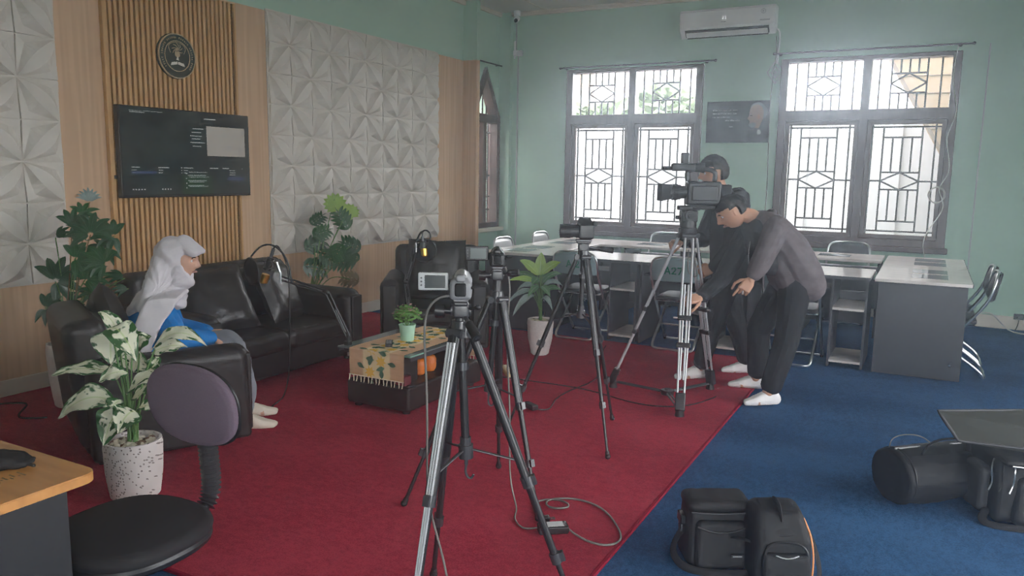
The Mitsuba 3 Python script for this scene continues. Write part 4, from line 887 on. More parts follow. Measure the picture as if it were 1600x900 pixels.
P('lens', join(cyl((.03, 0, .048), (.07, 0, .048), .037, n=28), cyl((.07, 0, .048), (.15, 0, .048), .041, .043, 28)), 'black_plastic'); P('zoom_ring', cyl((.085, 0, .048), (.125, 0, .048), .0445, n=28), 'rubber'); P('front_glass', cyl((.15, 0, .048), (.1515, 0, .048), .034, n=24), 'lens_glass')
P('eyepiece', rbox(-.08, -.055, -.02, .02, .08, .11, .006, 8), 'rubber'); P('hot_shoe', box(-.02, .01, -.01, .01, .132, .138), 'dark_metal')

# the tall broadcast tripod: three legs of twin tubes with a ground spreader
k = thing('tripod', 'tall broadcast tripod with bright twin tube legs carrying the large camera', 'tripod')
A4 = V(-1.435, 5.22, 1.14); F4 = [V(-1.91, 5.17, 0), V(-1.30, 4.75, 0), V(-1.29, 5.49, 0)]; B4 = V(-1.50, 5.14, 0)
part(k, 'bowl', lathe([(0, -.05), (.04, -.05), (.06, -.01), (.062, .03), (.05, .035), (0, .035)], 28, A4), 'gunmetal', 40)
for i, f in enumerate(F4):
    d = f - B4; d /= np.linalg.norm(d); h = A4 + d * .055 - V(0, 0, .02); ft = f + V(0, 0, .075); ax = (ft - h) / np.linalg.norm(ft - h); s = np.cross(ax, V(0, 0, 1)); s /= np.linalg.norm(s)
    m1 = lerp(h, ft, .50)
    lg = part(k, 'leg', join(cyl(h + s * .026, m1 + s * .030, .0085, n=10), cyl(h - s * .026, m1 - s * .030, .0085, n=10)), 'bright_metal', 40)
    part(lg, 'middle_tube', cyl(lerp(h, ft, .30) + s * .012, lerp(h, ft, .86) + s * .012, .0075, n=10), 'bright_metal', 40); part(lg, 'middle_tube', cyl(lerp(h, ft, .30) - s * .012, lerp(h, ft, .86) - s * .012, .0075, n=10), 'bright_metal', 40)
    part(lg, 'lower_tube', join(cyl(m1 + s * .030, ft + s * .020, .0075, n=10), cyl(m1 - s * .030, ft - s * .020, .0075, n=10)), 'bright_metal', 40)
    for t in (.50, .66):
        c = lerp(h, ft, t); part(lg, 'clamp', rbox(-.045, .045, -.014, .014, -.016, .016, .005, 6).apply_transform(basis(s, np.cross(ax, s), ax, c)), 'black_plastic', 40)
    part(lg, 'clamp_lever', cyl(lerp(h, ft, .50) + s * .045, lerp(h, ft, .50) + s * .075, .006), 'chrome')
    part(lg, 'hinge', cyl(h - s * .045, h + s * .045, .018), 'gunmetal', 40)
    part(lg, 'shoe', join(rbox(-.032, .032, -.022, .022, -.075, .04, .008, 8).apply_transform(basis(s, np.cross(ax, s), -ax * -1, ft)), cyl(f + V(0, 0, .001), f + V(0, 0, .05), .03, .024)), 'black_plastic', 40)
    part(k, 'spreader_arm', join(cyl(f + V(0, 0, .045) - d * .03 + s * .012, B4 + V(0, 0, .035) + d * .05 + s * .012, .007, n=8), cyl(f + V(0, 0, .045) - d * .03 - s * .012, B4 + V(0, 0, .035) + d * .05 - s * .012, .007, n=8)), 'dark_metal', 40)
part(k, 'spreader_hub', join(cyl(B4 + V(0, 0, .018), B4 + V(0, 0, .05), .045, n=20), cyl(B4 + V(0, 0, .05), B4 + V(0, 0, .06), .018)), 'dark_metal', 40)
q4 = np.cross(V(0, 0, 1), IL); M = basis(IL, q4, (0, 0, 1), A4 + V(0, 0, .03))
hd = part(k, 'fluid_head', mv(join(cyl((0, 0, 0), (0, 0, .05), .055, n=24), rbox(-.055, .055, -.05, .05, .04, .12, .012, 10), cyl((0, -.075, .085), (0, .075, .085), .036, n=20), rbox(-.075, .075, -.035, .035, .12, .15, .008, 8)), pre=M), 'black_plastic', 40)
part(hd, 'level_knob', mv(join(cyl((0, .05, .085), (0, .095, .085), .02), cyl((.055, 0, .07), (.085, 0, .07), .013)), pre=M), 'rubber', 40)
ph = A4 + V(0, 0, .10); pe = V(-1.46, 5.74, .84)
part(k, 'pan_bar', cyl(ph + V(.02, .05, 0), pe, .008), 'dark_metal'); part(k, 'handle_grip', cyl(lerp(ph, pe, .72), pe, .017), 'rubber', 40)
part(k, 'mid_cable_loop', tube(spline([A4 + V(.03, .05, -.06), A4 + V(.05, .06, -.22), A4 + V(.06, .07, -.30), A4 + V(.02, .06, -.30), A4 + V(.0, .05, -.12)], 6), .0045, 6), 'cable_grey', True)
k = thing('broadcast_camera', 'large black shoulder camera with viewfinder and square lens hood on the tall tripod', 'camera')
M = basis(IL, q4, (0, 0, 1), A4 + V(.03, .016, .185))
P = lambda nm, m, mat, s=40, **kw: part(k, nm, mv(m, pre=M), mat, s, **kw)
P('body', rbox(-.17, .06, -.055, .055, .0, .16, .018, 10), 'black_plastic'); P('side_panel', rbox(-.14, .03, .052, .062, .03, .13, .008, 6), 'grey_plastic' if False else 'gunmetal')
P('shoulder_pad', rbox(-.14, .02, -.04, .04, -.03, .005, .012, 8), 'rubber'); P('battery', rbox(-.24, -.165, -.045, .045, .01, .14, .012, 8), 'black_matte')
P('lens', join(cyl((.05, 0, .085), (.10, 0, .085), .042, n=28), cyl((.10, 0, .085), (.17, 0, .085), .050, n=28)), 'black_plastic'); P('focus_ring', cyl((.12, 0, .085), (.15, 0, .085), .054, n=28), 'rubber')
P('lens_grip', rbox(.06, .14, -.085, -.045, .04, .12, .014, 8), 'black_matte')
P('lens_hood', tm(m3.Manifold.batch_hull([m3.Manifold.cube((.006, .09, .09), True).translate((.165, 0, .085)), m3.Manifold.cube((.006, .15, .115), True).translate((.235, 0, .083))])), 'black_matte', False)
P('carry_handle', join(tube(spline([(.05, 0, .16), (.055, 0, .215), (.03, 0, .235), (-.10, 0, .235), (-.13, 0, .215), (-.13, 0, .16)], 6), .016, 10), ), 'black_plastic', True)
P('viewfinder', join(rbox(.02, .18, .055, .10, .225, .275, .012, 8), cyl((.12, .0, .245), (.12, .06, .245), .012)), 'black_plastic'); P('eyecup', cyl((.02, .078, .25), (-.035, .078, .25), .028, .036, 20), 'rubber')
P('microphone', cyl((-.02, -.07, .245), (.21, -.07, .245), .013), 'black_matte'); P('receiver', rbox(.055, .10, -.02, .035, .255, .345, .006, 6), 'black_plastic')

# ------------------------------------------------------------------ microphones on boom arms
def boom_mic(label, clamp, pts, mic, top, ringc, arc, ring_r, ring_n, cable):
    k = thing('boom_microphone', label, 'microphone'); clamp = V(*clamp); p = [V(*a) for a in pts]
    part(k, 'table_clamp', join(box(clamp[0] - .02, clamp[0] + .02, clamp[1] - .02, clamp[1] + .02, clamp[2] - .06, clamp[2] + .012, .004), cyl(clamp, clamp + V(0, 0, .05), .010)), 'black_plastic')
    part(k, 'clamp_screw', cyl(clamp + V(0, 0, -.09), clamp + V(0, 0, -.05), .006), 'chrome')
    part(k, 'arm_joint', ball(p[1], .016), 'black_plastic', True)
    for a, b in zip(p[:-1], p[1:]):
        d = (b - a) / np.linalg.norm(b - a); s = np.cross(d, V(.47, -.88, 0)); s /= np.linalg.norm(s)
        part(k, 'arm', join(cyl(a + s * .012, b + s * .012, .006), cyl(a - s * .012, b - s * .012, .006)), 'black_plastic', 40)
        part(k, 'spring', cyl(lerp(a, b, .1), lerp(a, b, .6), .005), 'dark_metal')
    e = p[-1]; mic, top = V(*mic), V(*top); d = (mic - top) / np.linalg.norm(mic - top)
    part(k, 'swivel', join(cyl(e + V(0, 0, -.03), e + V(0, 0, .04), .008), cyl(e + V(0, 0, .03), lerp(e, top, .55), .007)), 'chrome', 40)
    c = lerp(top, mic, .52)
    part(k, 'shock_mount', join(*[tube(c + np.array([(.036 * math.cos(t), .036 * math.sin(t), z) for t in np.linspace(0, 6.28, 20, endpoint=False)]), .004, 6, True) for z in (-.022, .022)], *[cyl(c + V(.036 * math.cos(t), .036 * math.sin(t), -.024), c + V(.036 * math.cos(t), .036 * math.sin(t), .024), .0035, n=6) for t in np.arange(4) * 1.57]), 'black_plastic', True)
    part(k, 'mic_body', cyl(lerp(top, mic, .3), lerp(top, mic, .72), .021, n=20), 'black_plastic', 40)
    part(k, 'mic_capsule', join(cyl(mic - d * .03, mic + d * .026, .025, n=24), ball(mic + d * .024, (.024, .024, .012))), 'gold', 40, label='gold capsule')
    part(k, 'mic_plug', cyl(top, lerp(top, mic, .3), .011), 'dark_metal')
    rc, n = V(*ringc), V(*ring_n); n = n / np.linalg.norm(n); a, b, _ = frame_of(n)
    pf = part(k, 'pop_filter', tube(np.array([rc + ring_r * (math.cos(t) * a + math.sin(t) * b) for t in np.linspace(0, 6.283, 32, endpoint=False)]), .006, 8, True), 'black_plastic', True)
    part(pf, 'mesh_disc', cyl(rc - n * .002, rc + n * .002, ring_r * .98, n=32), 'black_fabric')
    part(k, 'gooseneck', tube(spline([V(*x) for x in arc], 8), .006, 8), 'black_plastic', True)
    part(k, 'cable', tube(spline([V(*x) for x in cable], 8), .0045, 6), 'cable_black', True)
FACE = V(.77, -.62, 0)
boom_mic('gold microphone with round pop filter on a boom arm in front of the sofa', (-3.30, 3.92, .40), [(-3.30, 3.92, .44), (-3.42, 3.86, .73), (-3.68, 3.715, .82)], (-3.775, 3.67, .815), (-3.72, 3.70, 1.01), (-3.85, 3.63, .86), [(-3.62, 3.75, .79), (-3.63, 3.745, .88), (-3.66, 3.73, .97), (-3.73, 3.69, 1.035), (-3.80, 3.655, 1.015), (-3.85, 3.63, .955)], .088, (.25, .97, .05),
         [(-3.72, 3.70, 1.01), (-3.70, 3.71, 1.03), (-3.65, 3.735, .92), (-3.632, 3.74, .75), (-3.64, 3.745, .45), (-3.68, 3.76, .15), (-3.72, 3.75, .012), (-3.66, 3.62, .006), (-3.58, 3.47, .006)])
boom_mic('gold microphone with pop filter on the boom arm before the empty armchair', (-3.305, 4.64, .40), [(-3.305, 4.64, .44), (-3.32, 4.59, .72), (-3.255, 4.63, .97)], (-3.20, 4.65, .945), (-3.215, 4.65, 1.055), (-3.225, 4.69, .95), [(-3.25, 4.63, .97), (-3.235, 4.64, 1.06), (-3.19, 4.66, 1.10), (-3.15, 4.66, 1.06), (-3.165, 4.645, 1.02)], .086, (-.5, .8, .1),
         [(-3.215, 4.65, 1.055), (-3.22, 4.65, 1.09), (-3.27, 4.62, .98), (-3.325, 4.59, .72), (-3.315, 4.62, .46), (-3.36, 4.70, .2), (-3.40, 4.76, .01)])
# ------------------------------------------------------------------ people
S_ = lambda r, n=14: m3.Manifold.sphere(r, n)
def at(m, p): return m.translate(tuple(float(x) for x in p))
def head_mesh(c, F, up, s=1.0, female=False):
    """a head with brow, eye sockets, nose, lips, chin and ears; F = where it looks"""
    m = trimesh.creation.icosphere(5); v = m.vertices.copy(); x, y, z = v[:, 0].copy(), v[:, 1].copy(), v[:, 2].copy()
    X, Y, Z = x * .096, y * .075, z * .118
    low = np.clip(-z, 0, 1); Y *= 1 - .30 * low ** 1.6; X = np.where(x > 0, X * (1 - .10 * low), X * (1 - .28 * low ** 1.3))
    fr = np.clip((x - .25) / .4, 0, 1); X -= fr * np.abs(y) ** 2 * .012
    G = lambda y0, z0, sy, sz: np.exp(-((Y - y0) / sy) ** 2 - ((Z - z0) / sz) ** 2) * fr
    X += .024 * G(0, -.026, .011, .016) + .014 * G(0, -.004, .009, .022) + .006 * (G(.014, -.030, .008, .008) + G(-.014, -.030, .008, .008))
    X += .006 * G(0, .026, .05, .010) - .012 * (G(.030, .006, .015, .011) + G(-.030, .006, .015, .011)) + .004 * (G(.04, -.03, .02, .02) + G(-.04, -.03, .02, .02))
    X += .007 * G(0, -.056, .022, .006) + .008 * G(0, -.070, .020, .006) - .005 * G(0, -.063, .026, .003) + .009 * G(0, -.097, .022, .014)
    P = np.stack([X, Y, Z], -1) * s; F = np.asarray(F, float); F = F / np.linalg.norm(F); up = np.asarray(up, float); up = up - F * (up @ F); up /= np.linalg.norm(up)
    B = basis(F, np.cross(up, F), up, c); m = trimesh.Trimesh(P, m.faces, process=False); m.apply_transform(B)
    man = m3.Manifold(m3.Mesh(np.asarray(m.vertices, np.float32), np.asarray(m.faces, np.uint32)))
    for sd in (-1, 1):
        e = m3.Manifold.batch_hull([at(m3.Manifold.sphere(1, 12).scale((.016 * s, .006 * s, .026 * s)), (0, 0, 0)), at(m3.Manifold.sphere(.006 * s, 8), (.010 * s, sd * -.004, -.02 * s))])
        T4 = B @ rot((0, 0, 1), sd * -.35, (0, 0, 0)) ; e = e.translate((0, 0, 0)); R = B.copy(); o = B @ np.array([-.008 * s, sd * .072 * s, -.004 * s, 1]); R[:3, 3] = o[:3]
        man = man + e.transform((R @ rot((0, 0, 1), sd * .35))[:3])
    return man, B
def hand(w, d, n, side, L=.185, curl=.5, point=False):
    """w wrist, d along the hand, n = normal of the palm's back; side +1: the thumb lies towards cross(d, n). Returns manifolds."""
    w, d, n = (np.asarray(a, float) for a in (w, d, n)); d = d / np.linalg.norm(d); n = n - d * (n @ d); n /= np.linalg.norm(n); t = np.cross(d, n) * side; k = L / .185
    out = [m3.Manifold.batch_hull([at(S_(.020 * k), w - d * .01), at(S_(.015 * k), w + d * .085 * k + t * .030 * k), at(S_(.013 * k), w + d * .080 * k - t * .032 * k), at(S_(.016 * k), w + d * .03 * k + t * .026 * k), at(S_(.014 * k), w + d * .03 * k - t * .026 * k)])]
    for i, (o, l) in enumerate(((.031, .074), (.010, .082), (-.012, .076), (-.032, .060))):
        c = .12 if (point and i == 0) else curl * (1 + .12 * i); p = w + d * .085 * k + t * o * k - n * .002; dd = d + t * (o * 1.2); dd /= np.linalg.norm(dd); pts = [p]
        for j, f in enumerate((.46, .30, .24)):
            a = c * (j + .7); q = dd * math.cos(a) - n * math.sin(a); p = p + q * l * f * k; pts.append(p)
        out += hullchain(pts, [.0095 * k, .0088 * k, .0080 * k, .0070 * k], 10)
    p = w + d * .022 * k + t * .026 * k; pts = [p, p + (d * .55 + t * .75 - n * .15) * .038 * k, p + (d * .95 + t * .75 - n * .55 * curl) * .062 * k, p + (d * 1.25 + t * .5 - n * 1.1 * curl) * .080 * k]
    return out + hullchain(pts, [.013 * k, .0115 * k, .010 * k, .008 * k], 10)
def pairs(*rows):
    """stack of cross bars: each row (centre, half vector, radius)"""
    out = []
    for a, b in zip(rows[:-1], rows[1:]):
        out.append(m3.Manifold.batch_hull([at(S_(r, 16), np.asarray(c, float) + s * np.asarray(h, float)) for c, h, r in (a, b) for s in (-1, 1)]))
    return out
def cloth(m, amp=.006, f=14, seed=0, keep=None):
    m.vertices = m.vertices + m.vertex_normals * ((meshkit.fbm(m.vertices * f * (1, 1, .6), 3, seed) - .5) * 2 * amp)[:, None]; return m
def solid(t):
    return m3.Manifold(m3.Mesh(np.asarray(t.vertices, np.float32), np.asarray(t.faces, np.uint32)))
def eyes(k, B, s, iris='eye_dark'):
    for sd in (-1, 1):
        e = part(k, 'eye', ball((B @ np.array([.072 * s, sd * .030 * s, .006 * s, 1]))[:3], .0090 * s), 'eye_white', True)
        part(e, 'iris', ball((B @ np.array([.0770 * s, sd * .030 * s, .006 * s, 1]))[:3], .0052 * s, 1), iris, True)
        part(k, 'eyebrow', tube(spline([(B @ np.array([x * s, sd * y * s, z * s, 1]))[:3] for x, y, z in ((.091, .014, .024), (.089, .030, .030), (.080, .046, .024))], 5), .0032 * s, 6), 'hair', True)
    part(k, 'lips', tube(spline([(B @ np.array([x * s, y * s, -.062 * s, 1]))[:3] for x, y in ((.083, -.024), (.0975, -.008), (.0975, .008), (.083, .024))], 5), .0042 * s, 6), 'lip', True)
def hair_cap(B, s, lowfront=.04, r=.010, nape=-.05):
    m = trimesh.creation.icosphere(4); v = m.vertices; keep = (v[:, 2] * .118 > np.where(v[:, 0] > .2, lowfront, np.where(v[:, 0] > -.32, .022, nape)))
    P = np.stack([v[:, 0] * (.096 + r), v[:, 1] * (.075 + r), v[:, 2] * (.118 + r)], -1); P += (v * (meshkit.fbm(v * 7, 3, 3) - .4)[:, None] * .016)
    low = np.clip(-v[:, 2], 0, 1); P[:, 0] = np.where(v[:, 0] < 0, P[:, 0] * (1 - .2 * low), P[:, 0])
    mg = np.clip((v[:, 2] * .118 - np.where(v[:, 0] > .2, lowfront, np.where(v[:, 0] > -.32, .022, nape))) / .028, 0, 1)[:, None] ** .6
    P = np.where(keep[:, None], v * (.094, .073, .116) * (1 - mg) + P * mg, v * (.084, .062, .104)); m = trimesh.Trimesh(P * s, m.faces, process=False); m.apply_transform(B); return m
class Body:
    def __init__(self, o, F):
        self.o, self.F = V(*o, 0), np.asarray(F, float) / np.linalg.norm(F); self.L = np.cross(V(0, 0, 1), self.F)
    def __call__(self, u, w, z): return self.o + self.F * u + self.L * w + V(0, 0, z)
def foot_mans(b, heel, toe, r=.034):
    heel, toe = np.asarray(heel, float), np.asarray(toe, float); d = (toe - heel) / np.linalg.norm(toe - heel); q = np.cross(V(0, 0, 1), d)
    return [m3.Manifold.batch_hull([at(S_(r), heel + V(0, 0, r)), at(S_(r * .9), heel + V(0, 0, .085) + d * .02), at(S_(.030), lerp(heel, toe, .62) + q * .016 + V(0, 0, .030)), at(S_(.030), lerp(heel, toe, .62) - q * .016 + V(0, 0, .030))]),
            m3.Manifold.batch_hull([at(S_(.028), lerp(heel, toe, .62) + q * .018 + V(0, 0, .028)), at(S_(.028), lerp(heel, toe, .62) - q * .018 + V(0, 0, .028)), at(S_(.018), toe - d * .02 + q * .014 + V(0, 0, .019)), at(S_(.018), toe - d * .03 - q * .016 + V(0, 0, .019))])]

# --- the man bending over the tripod
b = Body((-.97, 5.47), IL); k = thing('person', 'man in a grey jacket and black trousers bending towards the tall tripod', 'person')
hipL, hipR = b(-.20, .085, .80), b(-.20, -.085, .80); knL, knR = b(-.14, .15, .43), b(-.06, -.20, .44); anL, anR = b(-.02, .20, .085), b(-.06, -.20, .085)
shL, shR = b(-.02, .165, 1.185), b(.06, -.165, 1.165); elL, wrL = b(.10, .22, .945), b(.15, .235, .855); elR, wrR = b(.26, -.06, .82), b(.445, .125, .715)
nk, hc = b(.10, 0, 1.255), b(.245, .01, 1.288); HF = IL * .80 + V(0, 0, -.60); HU = V(0, 0, .80) + IL * .60
W = b.L
hm, B = head_mesh(hc, HF, HU, 1.0)
sk = pairs((b(-.22, 0, .80), W * .07, .09), (b(-.17, 0, .94), W * .07, .085), (b(-.06, 0, 1.10), W * .09, .085), (b(.03, 0, 1.19), W * .12, .06)) + hullchain([b(.03, 0, 1.20), nk, lerp(nk, hc, .6)], [.06, .052, .05])
sk += hullchain([shL, elL, wrL], [.05, .038, .026]) + hullchain([shR, elR, wrR], [.05, .038, .026]) + hullchain([hipL, knL, anL], [.08, .052, .038]) + hullchain([hipR, knR, anR], [.08, .052, .038])
sk += foot_mans(b, b(-.075, .19, .0), b(.135, .213, 0), .025) + foot_mans(b, b(-.095, -.20, .0), b(.11, -.257, 0), .025)
body = melt(sk, .014, 8)
hands = melt(hand(wrL, V(.55, .1, -.82) * (1, 1, 1) @ np.diag([-1, -.6, 1]) if False else (IL * .55 + V(0, 0, -.83)), W * .9 + IL * .3, 1, .175, .75, True), .004, 4)
hands2 = melt(hand(wrR, IL * .93 + W * .30 + V(0, 0, -.12), V(0, 0, .75) + W * .55, -1, .175, .85), .004, 4)
part(k, 'body', tm(solid(body) + solid(hands) + solid(hands2) + hm), 'skin_tan', True)
eyes(k, B, 1.0)
part(k, 'hair', hair_cap(B, 1.0, .045, .016, -.05), 'hair', True)
tr = pairs((b(-.235, 0, .84), W * .075, .105), (b(-.205, 0, .76), W * .085, .10)) + hullchain([hipL, knL, b(-.045, .195, .14)], [.108, .083, .072]) + hullchain([hipR, knR, b(-.07, -.20, .14)], [.108, .083, .072])
part(k, 'trousers', cloth(melt(tr, .02, 8), .006, 9, 2), 'trouser_black', True)
jk = pairs((b(-.285, 0, .80), W * .085, .115), (b(-.235, 0, .90), W * .095, .122), (b(-.14, 0, 1.04), W * .105, .125), (b(-.035, 0, 1.165), W * .135, .098), (b(.015, 0, 1.215), W * .10, .08))
jk += pairs((b(-.17, 0, .80), W * .085, .085), (b(-.09, 0, .98), W * .09, .095))
jk += hullchain([shL, elL, lerp(elL, wrL, .55)], [.088, .066, .052])
part(k, 'jacket', cloth(melt(jk, .016, 8), .007, 11, 5), 'jacket', True, label='grey jacket')
ju = hullchain([shR, elR, lerp(elR, wrR, .9)], [.080, .062, .048]) + pairs((b(.055, 0, 1.165), W * .09, .085), (b(-.02, 0, .95), W * .08, .09))
part(k, 'undershirt', cloth(melt(ju, .016, 8), .006, 11, 8), 'jacket_black', True, label='black shirt and far sleeve')
part(k, 'collar', tube(spline([b(.0, .085, 1.25), b(.065, .07, 1.225), b(.085, 0, 1.20), b(.065, -.07, 1.225), b(.0, -.085, 1.25), b(-.04, 0, 1.29)], 6, True), .022, 8, True), 'jacket', True)
part(k, 'lanyard', tube(spline([b(.05, .075, 1.24), b(.11, .065, 1.12), b(.12, .05, .98), b(.10, .03, .90)], 6), .007, 6, flat=.35), 'light_plastic', True)
so = foot_mans(b, b(-.075, .19, .0), b(.15, .215, 0), .039)
part(k, 'sock', melt(so, .010, 4), 'sock_white', True); part(k, 'sock', melt(foot_mans(b, b(-.10, -.20, .0), b(.125, -.26, 0), .039), .010, 4), 'sock_white', True)
part(k, 'ring', tube(np.array([wrL + IL * .05 + V(0, 0, -.085) + .012 * (math.cos(t) * W + math.sin(t) * V(0, 0, 1)) for t in np.linspace(0, 6.28, 14, endpoint=False)]), .003, 5, True), 'chrome', True)

# --- the camera operator
b = Body((-1.31, 5.94), IL); W = b.L; k = thing('person', 'man dressed in black standing behind the large camera, head at its viewfinder', 'person')
hipL, hipR = b(.0, .085, .82), b(.0, -.085, .82); knL, knR = b(.12, .11, .43), b(-.10, -.08, .44); anL, anR = b(.20, .11, .085), b(-.21, -.08, .085)
shL, shR = b(.015, .18, 1.305), b(.05, -.17, 1.305); elL, wrL = b(.04, .26, 1.02), b(.165, .20, .855); elR, wrR = b(.16, -.17, 1.04), b(.34, -.06, 1.02)
nk, hc = b(.085, .0, 1.415), b(.145, .0, 1.545); HF = IL * .98 + V(0, 0, -.15); HU = V(0, 0, 1)
hm, B = head_mesh(hc, HF, HU, 1.0)
sk = pairs((b(0, 0, .86), W * .07, .09), (b(0, 0, 1.02), W * .07, .085), (b(.02, 0, 1.2), W * .09, .085), (b(.05, 0, 1.31), W * .12, .06)) + hullchain([b(.05, 0, 1.32), nk, lerp(nk, hc, .6)], [.06, .052, .05])
sk += hullchain([shL, elL, wrL], [.05, .038, .026]) + hullchain([shR, elR, wrR], [.05, .038, .026]) + hullchain([hipL, knL, anL], [.08, .052, .038]) + hullchain([hipR, knR, anR], [.08, .052, .038])
sk += foot_mans(b, b(.17, .10, 0), b(.39, .138, 0), .025) + foot_mans(b, b(-.245, -.08, 0), b(-.03, -.10, 0), .025)
body = melt(sk, .014, 8)
h1 = melt(hand(wrL, IL * .85 + V(0, 0, -.35), W * .8 + V(0, 0, .4), 1, .17, 1.0), .004, 4); h2 = melt(hand(wrR, IL * .9 + W * .3, V(0, 0, .9) + W * .2, -1, .17, .9), .004, 4)
part(k, 'body', tm(solid(body) + solid(h1) + solid(h2) + hm), 'skin_tan', True)
eyes(k, B, 1.0); part(k, 'hair', hair_cap(B, 1.0, .045, .016, -.06), 'hair', True)
tr = pairs((b(0, 0, .88), W * .075, .10), (b(0, 0, .80), W * .085, .10)) + hullchain([hipL, knL, b(.185, .11, .13)], [.105, .080, .068]) + hullchain([hipR, knR, b(-.20, -.08, .13)], [.105, .080, .068])
part(k, 'trousers', cloth(melt(tr, .02, 8), .006, 9, 12), 'trouser_black', True)
jk = pairs((b(-.01, 0, .80), W * .10, .12), (b(0, 0, 1.0), W * .10, .12), (b(.01, 0, 1.18), W * .12, .115), (b(.03, 0, 1.30), W * .145, .085), (b(.06, 0, 1.37), W * .05, .07))
jk += hullchain([shL, elL, lerp(elL, wrL, .9)], [.086, .070, .05]) + hullchain([shR, elR, lerp(elR, wrR, .9)], [.086, .070, .05])
part(k, 'jacket', cloth(melt(jk, .016, 8), .007, 11, 15), 'jacket_black', True)
part(k, 'hood', cloth(melt([m3.Manifold.batch_hull([at(S_(.05), b(-.06, .07, 1.37)), at(S_(.05), b(-.06, -.07, 1.37)), at(S_(.04), b(-.10, 0, 1.30))])] + hullchain([b(.06, .10, 1.36), b(-.04, .09, 1.395), b(-.06, 0, 1.40), b(-.04, -.09, 1.395), b(.06, -.10, 1.36)], [.04] * 5), .014, 8), .004, 14, 3), 'jacket_black', True)
part(k, 'sock', melt(foot_mans(b, b(.17, .10, 0), b(.405, .14, 0), .039), .010, 4), 'sock_white', True); part(k, 'sock', melt(foot_mans(b, b(-.25, -.08, 0), b(-.015, -.10, 0), .039), .010, 4), 'sock_white', True)

# --- the seated woman
hw = math.radians(36); b = Body((-3.885, 2.86), (math.sin(hw), math.cos(hw), 0)); W = b.L
k = thing('person', 'woman in a pale grey hijab and blue blouse sitting in the left armchair', 'person')
# u: the way she faces; the armchair's near arm is on her right (w < 0)
hd_ = math.radians(60); HFd = V(math.sin(hd_), math.cos(hd_), -.13); hc = V(-3.775, 3.035, .995)
hm, B = head_mesh(hc, HFd, V(0, 0, 1) + .12 * HFd, .94, True)
sh0 = V(-3.875, 2.965, .745); shR, shL = sh0 - W * .155, sh0 + W * .155; nk = V(-3.84, 3.00, .84)
elR, wrR = b(.15, -.25, .575), b(.335, -.17, .560); elL, wrL = b(.16, .24, .56), b(.34, .12, .54)
hipR, hipL = b(.02, -.10, .46), b(.02, .10, .46); knR, knL = b(.47, -.12, .47), b(.47, .10, .47); anR, anL = b(.50, -.14, .09), b(.53, .06, .09)
sk = pairs((b(-.02, 0, .46), W * .09, .09), (b(-.01, 0, .60), W * .07, .085), (sh0 - V(0, 0, .04), W * .09, .075), (sh0, W * .11, .05)) + hullchain([sh0, nk, lerp(nk, hc, .55)], [.05, .045, .045])
sk += hullchain([shR, elR, wrR], [.043, .034, .024]) + hullchain([shL, elL, wrL], [.043, .034, .024]) + hullchain([hipR, knR, anR], [.075, .05, .036]) + hullchain([hipL, knL, anL], [.075, .05, .036])
sk += foot_mans(b, b(.45, -.14, 0), b(.675, -.20, 0), .028) + foot_mans(b, b(.50, .06, 0), b(.72, .06, 0), .028)
body = melt(sk, .013, 8)
h1 = melt(hand(wrR, b.F * .75 + V(0, 0, -.5) + W * .4, V(0, 0, .9) - W * .2, 1, .16, .45), .004, 4); h2 = melt(hand(wrL, b.F * .9 - W * .3, V(0, 0, 1.0), -1, .16, .45), .004, 4)
part(k, 'body', tm(solid(body) + solid(h1) + solid(h2) + hm), 'skin', True); eyes(k, B, .94)
bl = pairs((b(-.03, 0, .44), W * .11, .125), (b(-.03, 0, .58), W * .095, .115), (sh0 - V(.01, .01, .06), W * .115, .09), (sh0 + V(0, 0, -.008), W * .115, .055)) + hullchain([shR - V(0, 0, .02), elR, lerp(elR, wrR, .95)], [.068, .074, .046]) + hullchain([shL, elL, lerp(elL, wrL, .95)], [.076, .068, .046])
part(k, 'blouse', cloth(melt(bl, .014, 8), .010, 13, 21), 'blue_cloth', True)
sk_ = pairs((b(.0, 0, .45), W * .11, .11), (b(.44, 0, .455), W * .12, .095)) + pairs((b(.45, 0, .45), W * .13, .09), (b(.50, -.03, .26), W * .145, .075), (b(.50, -.03, .19), W * .145, .07))
part(k, 'trousers', cloth(melt(sk_, .018, 8), .008, 11, 4), 'grey_cloth', True)
part(k, 'trouser_leg', cloth(melt(hullchain([b(.47, -.13, .42), b(.50, -.14, .13)], [.085, .065]), .015, 6), .004, 12, 6), 'grey_cloth', True); part(k, 'trouser_leg', cloth(melt(hullchain([b(.47, .10, .42), b(.52, .06, .13)], [.085, .065]), .015, 6), .004, 12, 7), 'grey_cloth', True)
part(k, 'shoe', melt(foot_mans(b, b(.445, -.14, 0), b(.685, -.205, 0), .034), .010, 4), 'cream_cloth', True); part(k, 'shoe', melt(foot_mans(b, b(.495, .06, 0), b(.735, .06, 0), .034), .010, 4), 'cream_cloth', True)
